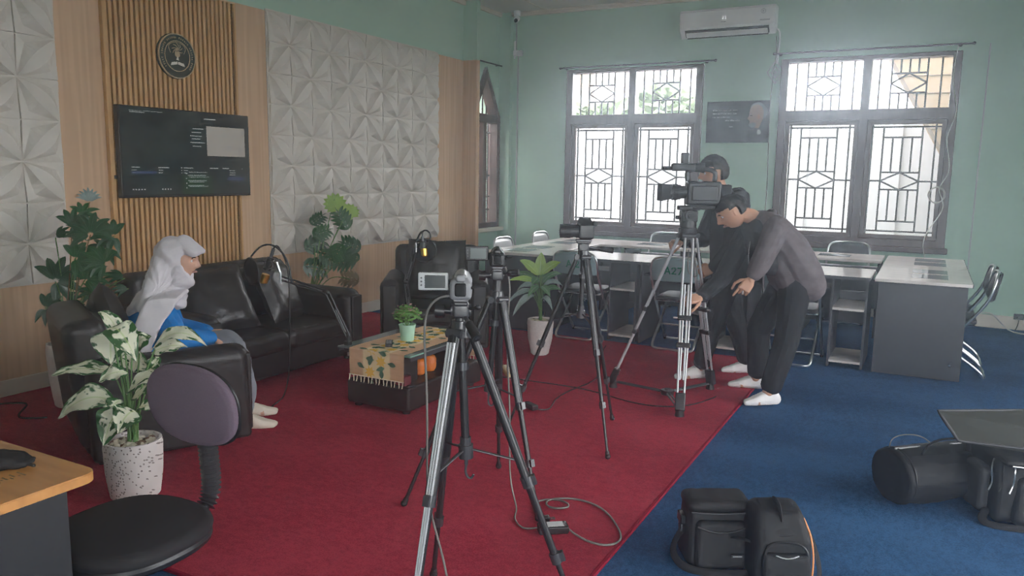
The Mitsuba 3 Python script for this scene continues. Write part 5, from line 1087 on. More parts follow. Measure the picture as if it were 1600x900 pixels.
# hijab: bonnet with a pointed brim, folds under the chin, a cape over the back and one end hanging down over the near shoulder
hf = B[:3, 0]; hu = B[:3, 2]; hl = B[:3, 1]
bon = [m3.Manifold.batch_hull([at(S_(.104, 20), hc - hf * .050 + hu * .026), at(S_(.098, 20), hc - hf * .055 - hu * .02), at(S_(.055, 16), hc + hf * .030 + hu * .075)]),
       m3.Manifold.batch_hull([at(S_(.060, 16), hc + hf * .005 + hu * .085), at(S_(.014, 10), hc + hf * .118 + hu * .070), at(S_(.020, 10), hc + hf * .085 + hu * .055 + hl * .055), at(S_(.020, 10), hc + hf * .085 + hu * .055 - hl * .055)]),
       m3.Manifold.batch_hull([at(S_(.085, 16), hc - hf * .04 - hu * .03), at(S_(.062, 14), nk + hf * .035 - hu * .01), at(S_(.075, 14), nk - hf * .02)]),
       m3.Manifold.batch_hull([at(S_(.040, 12), hc + hf * .045 - hu * .125), at(S_(.055, 12), nk + hf * .03), at(S_(.045, 12), hc - hu * .06 + hl * .05), at(S_(.045, 12), hc - hu * .06 - hl * .05)])]
cape = [m3.Manifold.batch_hull([at(S_(.090, 14), hc - hf * .07 - hu * .03), at(S_(.085, 14), hc - hf * .065 + hu * .02), at(S_(.030, 12), sh0 - b.F * .085 + W * .16 + V(0, 0, .01)), at(S_(.030, 12), sh0 - b.F * .10 - W * .15 + V(0, 0, .0))]),
        m3.Manifold.batch_hull([at(S_(.030, 12), sh0 - b.F * .10 - W * .13 + V(0, 0, .02)), at(S_(.030, 12), sh0 - b.F * .10 + W * .13 + V(0, 0, .02)), at(S_(.018, 10), sh0 - b.F * .165 - W * .06 + V(0, 0, -.045)), at(S_(.018, 10), sh0 - b.F * .165 + W * .09 + V(0, 0, -.045)), at(S_(.06, 12), nk - hf * .05)]),
        m3.Manifold.batch_hull([at(S_(.055, 12), nk + hf * .04 - hu * .01), at(S_(.040, 12), sh0 + b.F * .095 - W * .06 + V(0, 0, .0)), at(S_(.035, 12), sh0 + b.F * .08 + W * .10), at(S_(.05, 12), sh0 - W * .10 + V(0, 0, .04))])]
e0, e1, e2, e3 = sh0 + b.F * .06 - W * .10 + V(0, 0, .075), sh0 + b.F * .0 - W * .215 + V(0, 0, .045), b(-.01, -.26, .63), b(-.03, -.265, .50)
tail = [m3.Manifold.batch_hull([at(S_(.012, 10), p + b.F * s * ww) for p, ww in (a, c) for s in (-1, 1)]) for a, c in zip([(e0, .07), (e1, .07), (e2, .055)], [(e1, .07), (e2, .055), (e3, .03)])]
hj = melt(bon + cape + tail, .009, 7); v = hj.vertices; nrm = hj.vertex_normals
t_ = ((v - nk) @ hf) * 1.0; ang = np.arctan2((v - nk) @ hu, (v - nk) @ hf); hj.vertices = v + nrm * (.0045 * np.sin(ang * 17 + 6 * meshkit.fbm(v * 6, 2, 3)) * np.clip(1.3 - np.linalg.norm(v - nk, axis=1) / .22, 0, 1) + .003 * np.sin(v[:, 2] * 50 + v[:, 0] * 70))[:, None]
hj.vertices = hj.vertices
cut = at(m3.Manifold.sphere(1, 40).scale((.072, .056, .088)).transform(basis((1, 0, 0), (0, 1, 0), (0, 0, 1), (0, 0, 0))[:3]), (0, 0, 0)).transform(np.vstack([np.c_[B[:3, :3], hc + hf * .118 - hu * .034]])[:3])
part(k, 'hijab', tm(solid(hj) - cut), 'hijab', True)
# ------------------------------------------------------------------ foreground: writing desk and swivel chair
k = thing('writing_desk', 'desk with an orange wood top and black sides at the lower left', 'desk')
dp = sg.Polygon([(-3.3, .55), (-1.835, .55), (-1.835, 1.195), (-3.3, 1.195)]).buffer(-.04).buffer(.04)
part(k, 'desk_top', prism(dp, .026).apply_translation((0, 0, .718)), 'orange_wood', 25)
for x in (-1.93, -3.26): part(k, 'side_panel', box(x, x + .025, .60, 1.15, 0, .718), 'desk_black', False)
part(k, 'modesty_panel', box(-3.24, -1.93, .66, .68, .25, .718), 'desk_black', False)
part(k, 'edge_band', prism(dp.buffer(.002).difference(dp.buffer(-.004)), .022).apply_translation((0, 0, .7195)), 'orange_wood', 25)
part(k, 'worn_print', join(*[box(-1.985 + .05 * math.sin(i * 3) * .3, -1.985 + .012 + i % 3 * .006, 1.00 + i * .010, 1.004 + i * .010, .7438, .7444) for i in range(9)]), 'stem_brown', False, kind='stuff')
k = thing('tool_pouch', 'crumpled black pouch lying on the orange desk top', 'pouch')
g = np.random.default_rng(3); m = ball((0, 0, 0), (.085, .055, .022), 4); m.vertices += m.vertex_normals * ((meshkit.fbm(m.vertices * 30, 3, 2) - .5) * .03)[:, None]; m.vertices[:, 2] = np.maximum(m.vertices[:, 2], -.012); m.apply_transform(rot((0, 0, 1), .7)); m.apply_translation((-2.075, 1.085, .7565))
part(k, 'bag', m, 'bag_fabric', True); part(k, 'cord', tube(spline([(-2.03, 1.10, .762), (-2.01, 1.12, .750), (-1.995, 1.125, .748)], 5), .004, 6), 'cable_black', True)

k = thing('swivel_chair', 'typist chair with a purple grey backrest on a ribbed black stem beside the desk', 'chair')
SC = V(-2.025, 1.405, 0); fw_ = V(.03, -1, 0) / math.hypot(.03, 1); rt_ = np.cross(fw_, V(0, 0, 1)); MC = basis(rt_, fw_, (0, 0, 1), SC)
P = lambda nm, m, mat, s=40, par=None, **kw: part(par or k, nm, mv(m, pre=MC), mat, s, **kw)
def superdisc(a, b, h, n, crown, p=2.6, N=48, rings=7):
    t = np.linspace(0, 2 * np.pi, N, endpoint=False); ct, st = np.cos(t), np.sin(t); R = (np.abs(ct) ** p + np.abs(st) ** p) ** (-1 / p); pr = []
    for r, z in [(0.001, crown), (.35, crown * .93), (.65, crown * .75), (.88, crown * .38), (.97, crown * .05), (1.0, -h * .35), (.985, -h * .7), (.93, -h), (.5, -h), (.001, -h)]:
        pr.append(np.stack([a * r * R * ct, b * r * R * st, np.full(N, z)], -1))
    v = np.vstack(pr); i, j = np.meshgrid(np.arange(len(pr) - 1), np.arange(N), indexing='ij'); j2 = (j + 1) % N
    q = np.stack([i * N + j, (i + 1) * N + j, (i + 1) * N + j2, i * N + j2], -1).reshape(-1, 4)
    m = trimesh.Trimesh(v, np.vstack([q[:, [0, 1, 2]], q[:, [0, 2, 3]]]), process=False); m.fix_normals(); return m
s_ = P('seat', superdisc(.215, .215, .045, 1, .022).apply_translation((0, 0, .462)), 'black_fabric', 50)
P('seat_shell', superdisc(.212, .212, .035, 1, .0).apply_translation((0, 0, .428)), 'black_plastic', 40, s_)
P('column', join(cyl((0, 0, .10), (0, 0, .30), .028), cyl((0, 0, .28), (0, 0, .40), .020)), 'black_plastic'); P('gas_spring_cover', join(*[lathe([(.020, 0), (.034, .008), (.020, .016)], 20, (0, 0, .29 + i * .017)) for i in range(6)]), 'rubber')
P('mechanism', box(-.07, .07, -.09, .09, .375, .405, .01), 'gunmetal')
tb = spline([(0, -.10, .395), (0, -.24, .392), (0, -.300, .44), (0, -.305, .56), (0, -.292, .74)], 10)
st_ = P('back_stem', tube(tb, .016, 10), 'black_plastic')
L_ = np.r_[0, np.cumsum(np.linalg.norm(np.diff(tb, axis=0), axis=1))]; sm_ = np.linspace(.19, L_[-1] - .02, 43); pp = np.stack([np.interp(sm_, L_, tb[:, i]) for i in range(3)], -1)
P('ribbed_sleeve', tube(pp, .0265 + .0065 * np.cos(np.arange(43) * math.pi), 14), 'gunmetal', 10, st_)
bk = superdisc(.196, .134, .028, 1, .020, 2.4); bk.apply_transform(basis((-1, 0, 0), (0, .10, .995), (0, .995, -.10), (0, -.232, .768)))
bs = P('backrest', bk, 'purple_fabric', 50, label='purple grey backrest')
sh = superdisc(.200, .138, .014, 1, .016, 2.4); sh.apply_transform(basis((1, 0, 0), (0, .10, .995), (0, -.995, .10), (0, -.262, .768))); P('back_shell', sh, 'black_plastic', 40, bs)
for i in range(5):
    a = i * 2 * math.pi / 5 + .3; e = V(.25 * math.cos(a), .25 * math.sin(a), .075)
    lg = P('base_leg', cyl((0, 0, .12), e, .028, .018), 'black_plastic'); P('caster', cyl(e + V(-.022 * math.sin(a), .022 * math.cos(a), -.047), e + V(.022 * math.sin(a), -.022 * math.cos(a), -.047), .027), 'rubber', 40, lg)

# ------------------------------------------------------------------ bags on the blue floor
FLZ = -.012
def soft(mans, edge=.014, it=6, amp=.006, f=12, seed=0):
    return cloth(melt(mans, edge, it), amp, f, seed)
def rb(x0, x1, y0, y1, z0, z1, r): return m3.Manifold.batch_hull([S_(r, 14).translate((x, y, z)) for x in (x0 + r, x1 - r) for y in (y0 + r, y1 - r) for z in (z0 + r, z1 - r)])
def bagframe(x, y, deg, sz=1.0): a = math.radians(deg); return basis((math.cos(a), math.sin(a), 0), (-math.sin(a), math.cos(a), 0), (0, 0, sz), (x, y, FLZ))
k = thing('camera_bag', 'black shoulder camera bag with a front pocket, left of the two bags at the bottom', 'bag')
M = bagframe(-.66, 3.025, 30); P = lambda nm, m, mat, s=40, par=None, **kw: part(par or k, nm, mv(m, pre=M), mat, s, **kw)
P('body', soft([m3.Manifold.batch_hull([S_(.03, 12).translate(p) for p in ((-.105, -.075, .03), (.105, -.075, .03), (-.105, .06, .03), (.105, .06, .03), (-.095, -.03, .235), (.095, -.03, .225), (-.095, .055, .235), (.095, .055, .225))])], seed=1), 'bag_fabric')
P('lid', soft([rb(-.128, .128, -.068, .09, .205, .262, .026)], seed=4), 'bag_fabric'); P('front_pocket', soft([m3.Manifold.batch_hull([S_(.024, 12).translate(p) for p in ((-.085, -.11, .03), (.085, -.11, .03), (-.075, -.075, .165), (.075, -.075, .165))])], amp=.008, seed=5), 'bag_fabric')
P('piping', tube(spline([(-.10, -.098, .172), (-.04, -.106, .155), (.04, -.106, .155), (.10, -.098, .172)], 8), .0045, 6), 'black_plastic'); P('lid_seam', tube(spline([(-.12, -.075, .222), (0, -.082, .218), (.12, -.075, .222)], 6), .0035, 6), 'bag_panel')
P('side_buckle', join(box(-.150, -.128, -.03, .03, .15, .19, .004), box(-.148, -.130, -.012, .012, .10, .155, .003)), 'black_plastic'); P('buckle_ring', tube(np.array([(-.142, .022 * math.cos(t), .135 + .022 * math.sin(t)) for t in np.linspace(0, 6.28, 16, endpoint=False)]), .003, 6, True), 'zip_metal')
P('shoulder_strap', tube(spline([(-.14, .0, .11), (-.175, -.03, .05), (-.15, -.11, .016), (-.02, -.165, .012), (.10, -.15, .014), (.155, -.06, .04), (.145, .0, .14)], 8), .016, 8, flat=.3), 'black_fabric')
P('label_patch', box(.025, .072, -.142, -.137, .065, .078), 'bag_panel', False); P('label_print', meshkit.text_mesh('CAMERA', .006, .001).apply_transform(basis((1, 0, 0), (0, 0, 1), (0, -1, 0), (.030, -.1425, .069))) if False else box(.031, .066, -.1432, -.1415, .0695, .0735), 'print_grey', False)
k = thing('camera_bag', 'black camera backpack with orange piping, right of the two bags at the bottom', 'bag')
M = bagframe(-.425, 3.0, 28, .92); P = lambda nm, m, mat, s=40, par=None, **kw: part(par or k, nm, mv(m, pre=M), mat, s, **kw)
P('body', soft([m3.Manifold.batch_hull([S_(.035, 14).translate(p) for p in ((-.075, -.09, .035), (.08, -.09, .035), (-.075, .06, .035), (.08, .06, .035), (-.06, -.02, .265), (.06, -.02, .265), (-.065, .055, .275), (.065, .055, .275), (-.07, -.075, .18), (.075, -.075, .18))])], seed=7), 'bag_fabric')
P('top_panel', soft([m3.Manifold.batch_hull([S_(.016, 10).translate(p) for p in ((-.06, -.075, .215), (.06, -.075, .215), (-.055, .045, .300), (.055, .045, .300), (-.055, -.02, .285), (.055, -.02, .285))])], .012, 4, .003, 14, 9), 'bag_fabric'); P('grab_handle', tube(spline([(0, -.055, .262), (.0, -.04, .300), (0, .0, .322), (0, .045, .312)], 6), .013, 8, flat=.4), 'black_fabric')
P('front_pocket', soft([m3.Manifold.batch_hull([S_(.022, 12).translate(p) for p in ((-.07, -.14, .028), (.075, -.14, .028), (-.065, -.125, .14), (.07, -.125, .14))])], amp=.005, seed=10), 'bag_fabric'); P('pocket_arch', tube(spline([(-.08, -.135, .03), (-.078, -.132, .16), (-.05, -.118, .195), (.05, -.118, .195), (.08, -.132, .16), (.083, -.135, .03)], 8), .005, 6), 'black_plastic')
P('zip', tube(spline([(-.04, -.140, .158), (.0, -.148, .150), (.045, -.140, .158)], 6), .0028, 6), 'zip_metal'); P('side_piping', tube(spline([(.098, -.02, .262), (.118, -.06, .19), (.122, -.085, .09), (.118, -.09, .03)], 8), .0038, 6), 'orange_piping')
P('side_strap', tube(spline([(.10, .03, .26), (.135, -.02, .17), (.15, -.07, .08), (.148, -.09, .02)], 8), .014, 8, flat=.35), 'black_fabric'); P('strap_hook', join(box(.135, .162, -.11, -.08, .006, .024, .003), tube(np.array([(.15 + .012 * math.cos(t), -.10, .03 + .012 * math.sin(t)) for t in np.linspace(0, 6.28, 12, endpoint=False)]), .003, 5, True)), 'zip_metal')
P('waist_strap', tube(spline([(-.09, -.02, .15), (-.135, -.03, .17), (-.16, .0, .16)], 6), .016, 8, flat=.35), 'black_fabric')

k = thing('duffel_bag', 'black round-ended tripod duffel bag lying on the blue floor at the right', 'bag')
da = V(-.05, 3.99, .135 + FLZ); db = V(.36, 4.36, .135 + FLZ); dd = (db - da) / np.linalg.norm(db - da); ds = np.cross(dd, V(0, 0, 1))
dm = m3.Manifold.batch_hull([at(S_(.022, 12), p + ds * .124 * math.cos(t) * sx + V(0, 0, 1) * .112 * math.sin(t)) for p, sx in ((da, 1.0), (db, 1.0)) for t in np.linspace(0, 6.28, 18, endpoint=False)])
part(k, 'body', soft([dm], .016, 5, .020, 6, 12), 'bag_fabric', True)
part(k, 'end_piping', tube(np.array([da + dd * .012 + ds * .142 * math.cos(t) + V(0, 0, .131 * math.sin(t)) for t in np.linspace(0, 6.28, 36, endpoint=False)]), .005, 6, True), 'black_plastic', True)
part(k, 'zip', tube(np.array([da + dd * t + ds * .0 + V(0, 0, .132) for t in np.linspace(.0, .5, 12)]), .005, 6), 'zip_metal', True)
part(k, 'handle', tube(spline([da + dd * .10 + ds * .06 + V(0, 0, .118), da + dd * .12 + ds * .07 + V(0, 0, .165), da + dd * .22 + ds * .07 + V(0, 0, .190), da + dd * .34 + ds * .07 + V(0, 0, .165), da + dd * .36 + ds * .06 + V(0, 0, .118)], 8), .012, 8, flat=.45), 'black_fabric', True)
part(k, 'wire_loop', tube(spline([da + dd * .01 - ds * .05 + V(0, 0, .12), da + dd * .02 - ds * .04 + V(0, 0, .17), da + dd * .12 - ds * .02 + V(0, 0, .185), da + dd * .20 - ds * .02 + V(0, 0, .15), da + dd * .22 + V(0, 0, .13)], 8), .003, 6), 'cable_grey', True)
part(k, 'grey_patch', soft([m3.Manifold.batch_hull([at(S_(.008, 8), da + dd * t + ds * s + V(0, 0, .122 - abs(s) * .35)) for t in (.02, .10) for s in (-.07, .0)])], .01, 3, .003), 'grey_cloth', True)
k = thing('equipment_bag', 'big bulging black equipment bag at the right edge of the picture', 'bag')
M = bagframe(.575, 4.22, 24); P = lambda nm, m, mat, s=40, par=None, **kw: part(par or k, nm, mv(m, pre=M), mat, s, **kw)
P('body', soft([m3.Manifold.batch_hull([S_(.04, 14).translate(p) for p in ((-.26, -.13, .04), (.30, -.13, .04), (-.26, .14, .04), (.30, .14, .04), (-.24, -.09, .27), (.28, -.10, .30), (-.24, .12, .28), (.28, .12, .30))])], .016, 5, .016, 7, 14), 'bag_fabric')
P('front_pocket', soft([m3.Manifold.batch_hull([S_(.03, 12).translate(p) for p in ((-.20, -.175, .04), (.26, -.175, .04), (-.18, -.135, .19), (.24, -.135, .20))])], .014, 5, .012, 9, 15), 'bag_fabric'); P('side_pocket', soft([rb(-.335, -.25, -.09, .08, .02, .24, .03)], .012, 4, .008, 10, 16), 'bag_panel')
P('top_flap', soft([m3.Manifold.batch_hull([S_(.014, 10).translate(p) for p in ((-.26, -.155, .285), (.30, -.165, .31), (-.24, .12, .315), (.28, .12, .335))])], .014, 4, .010, 8, 17), 'bag_fabric'); P('zip', tube(spline([(-.25, -.176, .282), (-.05, -.190, .276), (.15, -.190, .290), (.29, -.185, .305)], 6), .004, 6), 'zip_metal')
for i in range(3): P('cord', tube(spline([(-.29 + i * .035, -.10 - i * .02, .29), (-.31 + i * .04, -.125 - i * .02, .25), (-.30 + i * .035, -.12 - i * .02, .19), (-.315 + i * .035, -.125 - i * .02, .15)], 6), .0035, 6), 'zip_metal' if i != 1 else 'cable_black')
P('loose_strap', tube(spline([(-.30, -.10, .05), (-.34, -.16, .016), (-.24, -.22, .014), (-.05, -.24, .014), (.1, -.21, .014)], 8), .018, 8, flat=.35), 'black_fabric')
k = thing('folded_reflector', 'flat dark grey folded reflector lying across the two black bags at the right', 'reflector')
rp = [V(.11, 3.96, .475), V(.20, 3.92, .36), V(.46, 4.00, .345), V(.95, 4.22, .345), V(1.0, 4.40, .40), V(.46, 4.20, .470)]
m = trimesh.convex.convex_hull(np.vstack([p + V(0, 0, z) for p in rp for z in (-.006, .006)])); m = m.subdivide().subdivide().subdivide(); m.vertices[:, 2] += .030 * (meshkit.fbm(m.vertices * 6, 3, 4) - .5)
part(k, 'panel', m, 'reflector', 40); part(k, 'rim', tube(np.array([lerp(p, q, t) for p, q in zip([rp[5], rp[0], rp[1], rp[2]], [rp[0], rp[1], rp[2], rp[3]]) for t in np.linspace(0, 1, 6)[:-1]]), .007, 8), 'bag_panel', True)
# ------------------------------------------------------------------ things on the back wall
k = thing('air_conditioner', 'white split air conditioner high on the green wall between the windows', 'air conditioner')
ax0, ax1, az0, az1 = -2.77, -1.695, 3.12, 3.425; yb = YB
pr = [(yb, az0 + .03), (yb - .10, az0), (yb - .17, az0 + .055), (yb - .205, az0 + .11), (yb - .205, az1 - .03), (yb - .185, az1), (yb, az1)]
m = prism(pr, ax1 - ax0); m.apply_transform(basis((0, 1, 0), (0, 0, 1), (1, 0, 0), (ax0, 0, 0))); part(k, 'body', m, 'white_plastic', False)
m = prism([(yb - .209, az0 + .105), (yb - .209, az1 - .028), (yb - .204, az1 - .024), (yb - .204, az0 + .105)], ax1 - ax0 - .01); m.apply_transform(basis((0, 1, 0), (0, 0, 1), (1, 0, 0), (ax0 + .005, 0, 0))); part(k, 'front_panel', m, 'white_plastic', False)
def slant(y0, z0, y1, z1, x0, x1, t): return trimesh.convex.convex_hull(np.array([(x, y, z + d) for x in (x0, x1) for (y, z) in ((y0, z0), (y1, z1)) for d in (-t, t)]))
part(k, 'outlet', slant(yb - .192, az0 + .079, yb - .124, az0 + .012, ax0 + .06, ax1 - .06, .003), 'gunmetal'); part(k, 'louvre', slant(yb - .186, az0 + .050, yb - .140, az0 + .010, ax0 + .075, ax1 - .075, .0035), 'white_plastic')
part(k, 'louvre_shadow_gap', slant(yb - .112, az0 + .006, yb - .10, az0 - .001, ax0 + .075, ax1 - .075, .002), 'gunmetal')
def onback(m, x, z, y): m = m.copy(); m.apply_transform(basis((1, 0, 0), (0, 0, 1), (0, -1, 0), (x, y, z))); return m
dg = part(k, 'display', onback(meshkit.text_mesh('21', .036, .001), -2.285, az1 - .125, yb - .2095), 'print_white', False, label='glowing 21 on the display')
scene[dg]['emitter'] = {'type': 'area', 'radiance': {'type': 'rgb', 'value': [1.3 * 2.0 ** -exposure] * 3}, 'sampling_weight': 0.002}
part(k, 'brand_strip', onback(box(-.03, .03, -.004, .004, 0, .0008), -2.262, az1 - .155, yb - .2095), 'print_grey', False)
part(k, 'badge', onback(join(ring(.021, .026, .0012, 28), ring(.0, .004, .0014, 12).apply_translation((.006, .006, 0)), box(-.010, .006, -.002, .002, 0, .0012), box(-.006, -.002, -.012, .010, 0, .0012)), -1.82, az1 - .07, yb - .2095), 'print_grey', False)
part(k, 'sticker', onback(box(-.055, .055, -.008, .008, 0, .0006), -1.80, az1 - .165, yb - .2095), 'light_plastic', False); part(k, 'pipe', tube(spline([(ax1 + .002, yb - .06, az0 + .06), (ax1 + .03, yb - .03, az0 + .02), (ax1 + .03, yb - .014, az0 - .15), (ax1 + .025, yb - .012, 2.80)], 6), .010, 8), 'white_plastic', True)
k = thing('poster', 'black poster with an old man\'s face and lines of white text between the windows', 'poster')
pm = box(-2.445, -1.72, yb - .012, yb - .001, 1.915, 2.395); part(k, 'sheet', pm, 'poster', False)
def disc2(x, z, a, b_, y, mat, nm, pts=None):
    t = np.linspace(0, 2 * np.pi, 28, endpoint=False); q = [(a * math.cos(u) * (1 + .12 * math.sin(3 * u + x * 40)), b_ * math.sin(u)) for u in t] if pts is None else pts
    part(k, nm, onback(prism(q, .0006), x, z, yb - y), mat, False)
disc2(-1.850, 2.00, .125, .085, .0122, 'black_matte', 'portrait_suit'); disc2(-1.850, 2.265, .098, .112, .0124, 'print_grey', 'portrait_hair')
disc2(0, 0, 0, 0, .0130, 'poster_face', 'portrait_face', [(-1.955 + a, 2.13 + b_) for a, b_ in ((.075, -.045), (.03, -.03), (.012, .0), (.016, .03), (.0, .05), (-.012, .06), (.008, .10), (.006, .13), (.018, .18), (.05, .215), (.10, .225), (.15, .19), (.17, .13), (.165, .06), (.14, -.01), (.12, -.05))])
disc2(-1.905, 2.115, .042, .030, .0136, 'print_grey', 'portrait_beard'); disc2(-1.842, 2.21, .014, .03, .0136, 'skin_tan', 'portrait_ear'); disc2(-1.925, 2.225, .014, .006, .0136, 'hair', 'portrait_eye'); disc2(-1.83, 2.035, .022, .03, .0132, 'print_white', 'portrait_shirt')
g = np.random.default_rng(8); ws = []
for row, (z, n) in enumerate(((2.285, 5), (2.245, 5), (2.205, 4), (2.165, 3), (2.095, 1))):
    x = -2.375 + (0 if row < 3 else .05 * row)
    for j in range(n):
        for c in range(int(g.integers(4, 7))):
            h_ = .012 if g.uniform() < .75 else .018; ws.append(box(x, x + .0065, yb - .0132, yb - .012, z, z + h_ * (1.15 if row == 1 else 1))); x += .0095
        x += .011
part(k, 'quotation', join(*ws), 'print_white', False, kind='stuff')
k = thing('security_camera', 'small white security camera under the ceiling in the back left corner', 'camera')
cx, cy = -4.98, YB - .12
part(k, 'mount', join(cyl((cx, cy, ZC), (cx, cy, ZC - .06), .045, n=20)), 'white_plastic', 40); part(k, 'housing', tm(m3.Manifold.batch_hull([S_(.038, 14).translate((cx, cy, ZC - .10)), S_(.036, 14).translate((cx + .02, cy - .06, ZC - .125))])), 'white_plastic', 40); part(k, 'lens', cyl((cx + .03, cy - .088, ZC - .138), (cx + .034, cy - .100, ZC - .143), .024, n=18), 'lens_glass', 40)
k = thing('wall_lamp', 'small white emergency lamp on the wall below the security camera', 'lamp')
part(k, 'case', join(rbox(-5.06, -4.94, YB - .075, YB - .0, 3.06, 3.13, .012, 8), box(-5.07, -5.05, YB - .02, YB, 3.03, 3.26)), 'white_plastic', 40); part(k, 'head', join(cyl((-4.965, YB - .08, 3.09), (-4.93, YB - .13, 3.075), .022, .038, 18)), 'light_plastic', 40)
k = thing('conduit', 'thin white cable duct running down the corner from the emergency lamp', 'conduit'); part(k, 'duct', box(-5.02, -5.005, YB - .014, YB, .13, 3.06, .002), 'light_plastic'); part(k, 'duct', box(-5.05, -5.038, YB - .012, YB, 3.13, ZC - .05, .002), 'light_plastic')
k = thing('wall_ornament', 'diamond-shaped woven ornament hanging by the top of the right window', 'ornament')
ox, oz = -1.682, 2.705; dia = lambda s: [(ox, oz + s * 1.35), (ox + s, oz), (ox, oz - s * 1.35), (ox - s, oz)]
part(k, 'frame', join(*[cyl((*a[:1], YB - .013, a[1]), (*b_[:1], YB - .013, b_[1]), .006, n=8) for s in (.095, .05) for a, b_ in zip(dia(s), dia(s)[1:] + dia(s)[:1])]), 'light_plastic', 40)
part(k, 'cross_weave', join(*[cyl((ox + a, YB - .010, oz + b_), (ox - a, YB - .010, oz - b_), .0035, n=6) for a, b_ in ((.095, 0), (0, .13), (.045, .065), (-.045, .065))]), 'light_plastic'); part(k, 'cord', cyl((ox, YB - .012, oz + .128), (ox, YB - .012, oz + .30), .003, n=6), 'light_plastic')
k = thing('hanging_cable', 'white cable hanging coiled over the right side of the right window', 'cable')
part(k, 'drop', tube(spline([(.12, YB - .10, 2.88), (.11, YB - .06, 2.5), (.155, YB - .055, 2.2), (.10, YB - .055, 1.95), (.14, YB - .06, 1.6), (.07, YB - .06, 1.42), (.12, YB - .06, 1.25), (.0, YB - .14, .98), (-.03, YB - .14, .80), (.02, YB - .03, .62)], 10), .0055, 6), 'cable_white', True)
part(k, 'coil', tube(np.array([(.05 + (.075 + .008 * math.sin(t * .7)) * math.cos(t), YB - .065 + .008 * math.sin(t * .37), 1.36 + (.082 + .006 * math.cos(t * 1.3)) * math.sin(t)) for t in np.linspace(0, 6.283 * 4, 120)]), .0045, 6), 'cable_white', True)
k = thing('hanging_cable', 'thin cable running down the wall from the air conditioner', 'cable'); part(k, 'cable', tube(spline([(-1.70, YB - .010, 3.11), (-1.69, YB - .008, 2.95), (-1.72, YB - .009, 2.4), (-1.70, YB - .009, 1.5), (-1.71, YB - .009, .9)], 8), .004, 6), 'cable_grey', True)
solo('cable_duct', box(.40, .412, YB - .008, YB, .13, 2.9, .002), 'light_plastic', 'slim painted cable duct on the green wall right of the right window', 'conduit')
k = thing('floor_cable', 'white power cable lying along the baseboard at the far right', 'cable'); part(k, 'cable', tube(spline([(.36, YB - .25, .06), (.50, YB - .10, .13), (.66, YB - .05, .14), (.78, YB - .14, .03), (.92, YB - .30, .0), (1.10, YB - .22, .0), (1.4, YB - .2, .0)], 10), .007, 6), 'cable_white', True)
k = thing('power_socket', 'black power plug at the baseboard on the far right', 'socket'); part(k, 'plate', box(.86, .95, YB - .03, YB - .018, .10, .16, .003), 'black_plastic'); part(k, 'plug', cyl((.905, YB - .06, .12), (.905, YB - .025, .12), .016), 'black_plastic'); part(k, 'cord', tube(spline([(.905, YB - .055, .115), (.90, YB - .07, .06), (.88, YB - .10, .0)], 6), .004, 6), 'cable_black', True)

# ------------------------------------------------------------------ cables and adapters on the carpet
k = thing('power_adapter', 'grey-topped power adapter with looping cable on the carpet by the nearest tripod', 'adapter')
M = basis((.80, .60, 0), (-.60, .80, 0), (0, 0, 1), (-1.31, 2.87, 0))
part(k, 'brick', mv(rbox(-.065, .065, -.032, .032, .001, .036, .007, 8), pre=M), 'black_plastic', 40); part(k, 'label_plate', mv(box(-.045, .045, -.024, .024, .0355, .0368, .0005), pre=M), 'light_plastic', False)
part(k, 'plug', mv(join(rbox(-.035, .005, .075, .105, .004, .034, .008, 8), cyl((.005, .083, .02), (.028, .083, .02), .0025, n=6), cyl((.005, .097, .02), (.028, .097, .02), .0025, n=6)), pre=M), 'black_plastic', 40)
part(k, 'cable', tube(spline([(-1.255, 2.90, .018), (-1.18, 2.87, .006), (-1.07, 2.86, .005), (-1.03, 2.93, .005), (-1.10, 3.07, .005), (-1.22, 3.19, .005), (-1.36, 3.22, .005), (-1.46, 3.14, .006), (-1.41, 3.07, .010), (-1.35, 3.12, .009), (-1.42, 3.17, .006), (-1.50, 3.10, .005), (-1.46, 3.00, .006), (-1.405, 2.955, .018)], 10), .0048, 6), 'cable_grey', True)
part(k, 'cable', tube(spline([(-1.37, 2.84, .018), (-1.43, 2.83, .006), (-1.51, 2.90, .005), (-1.55, 2.99, .006), (-1.60, 3.03, .10), (-1.63, 3.06, .42), (-1.66, 3.08, .80), (-1.655, 3.085, 1.02), (-1.67, 3.07, 1.10)], 10), .004, 6), 'cable_grey', True)
k = thing('power_adapter', 'small black power adapter on the carpet behind the second tripod', 'adapter')
M = basis((.85, -.5, 0), (.5, .85, 0), (0, 0, 1), (-2.19, 4.40, 0)); part(k, 'brick', mv(rbox(-.06, .06, -.025, .025, .001, .034, .006, 8), pre=M), 'black_plastic', 40)
part(k, 'cable', tube(spline([(-2.14, 4.37, .014), (-2.08, 4.42, .005), (-2.12, 4.62, .005), (-2.13, 4.94, .005), (-2.10, 5.3, .005), (-2.3, 5.9, .005), (-2.45, 6.4, .005)], 8), .004, 6), 'cable_black', True)
k = thing('floor_cable', 'thin black cable crossing the carpet between the middle tripods', 'cable'); part(k, 'cable', tube(spline([(-2.75, 4.98, .005), (-2.4, 5.0, .005), (-2.0, 4.98, .005), (-1.62, 4.86, .005), (-1.35, 4.95, .005), (-1.2, 5.3, .005)], 8), .0038, 6), 'cable_black', True)
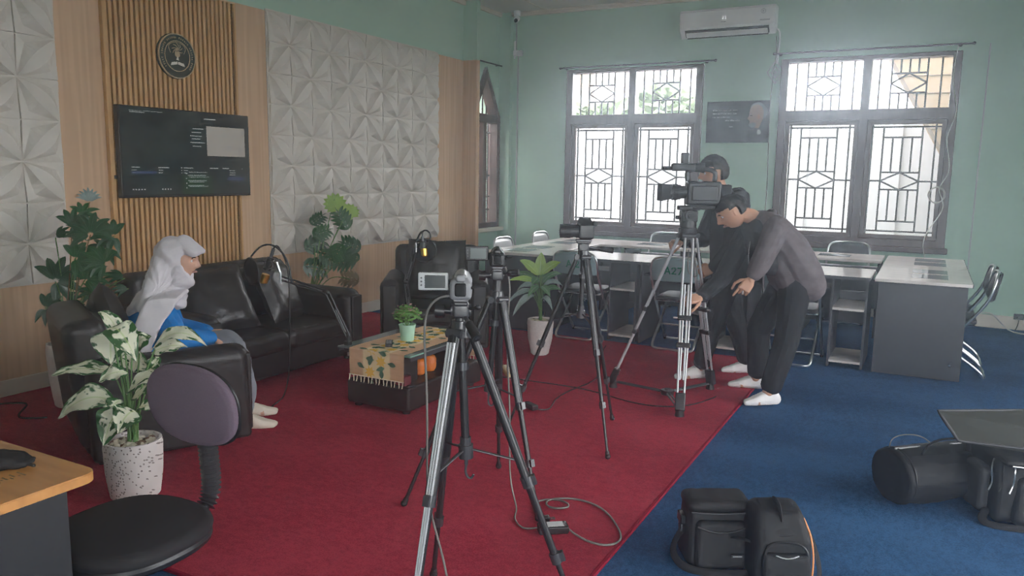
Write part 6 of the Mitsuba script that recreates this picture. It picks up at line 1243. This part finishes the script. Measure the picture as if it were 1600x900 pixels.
k = thing('power_strip', 'pale wooden power strip with a white cable on the carpet behind the coffee table', 'power strip')
M = basis((.62, -.78, 0), (.78, .62, 0), (0, 0, 1), (-2.74, 5.10, 0)); part(k, 'case', mv(rbox(-.14, .14, -.03, .03, .001, .04, .008, 8), pre=M), 'wood_light', 40)
for i in range(4): part(k, 'outlet', mv(cyl((-.09 + i * .06, 0, .038), (-.09 + i * .06, 0, .0415), .018, n=16), pre=M), 'cream_cloth', 40)
part(k, 'cable', tube(spline([(-2.82, 5.20, .02), (-2.95, 5.22, .006), (-3.12, 5.12, .006), (-3.2, 4.95, .006)], 8), .006, 6), 'cable_white', True)
k = thing('camera_cable', 'thin cable hanging from the nearest camcorder to the carpet', 'cable')
part(k, 'cable', tube(spline([(-1.30, 2.075, 1.13), (-1.345, 2.045, 1.125), (-1.38, 2.025, 1.08), (-1.385, 2.02, .92), (-1.378, 2.02, .70), (-1.37, 2.02, .45), (-1.345, 2.06, .25), (-1.33, 2.10, .06), (-1.34, 2.14, .006), (-1.42, 2.3, .006)], 10), .0042, 6), 'cable_grey', True)
k = thing('floor_cable', 'dark cable along the foot of the tan wall at the far left', 'cable'); part(k, 'cable', tube(spline([(-5.15, 2.7, .006), (-5.02, 2.8, .006), (-4.9, 2.72, .006), (-4.75, 2.62, .006), (-4.62, 2.70, .006)], 8), .006, 6), 'cable_black', True)
scene['haze_medium'] = {'type': 'homogeneous', 'albedo': {'type': 'rgb', 'value': [.80, .90, 1.0]}, 'sigma_t': 0.032, 'phase': {'type': 'hg', 'g': 0.88}}
scene['haze'] = {'type': 'cube', 'to_world': T().translate([(-5.10 + 3.28) / 2, (YF + .02 + 9.42) / 2, 1.785]).scale([(3.28 + 5.10) / 2, (9.42 - YF - .02) / 2, 1.765]), 'bsdf': {'type': 'null'}, 'interior': {'type': 'ref', 'id': 'haze_medium'}}
labels['haze'] = {'kind': 'structure', 'label': 'thin luminous haze filling the room in front of the bright windows'}
scene['view']['medium'] = {'type': 'ref', 'id': 'haze_medium'}
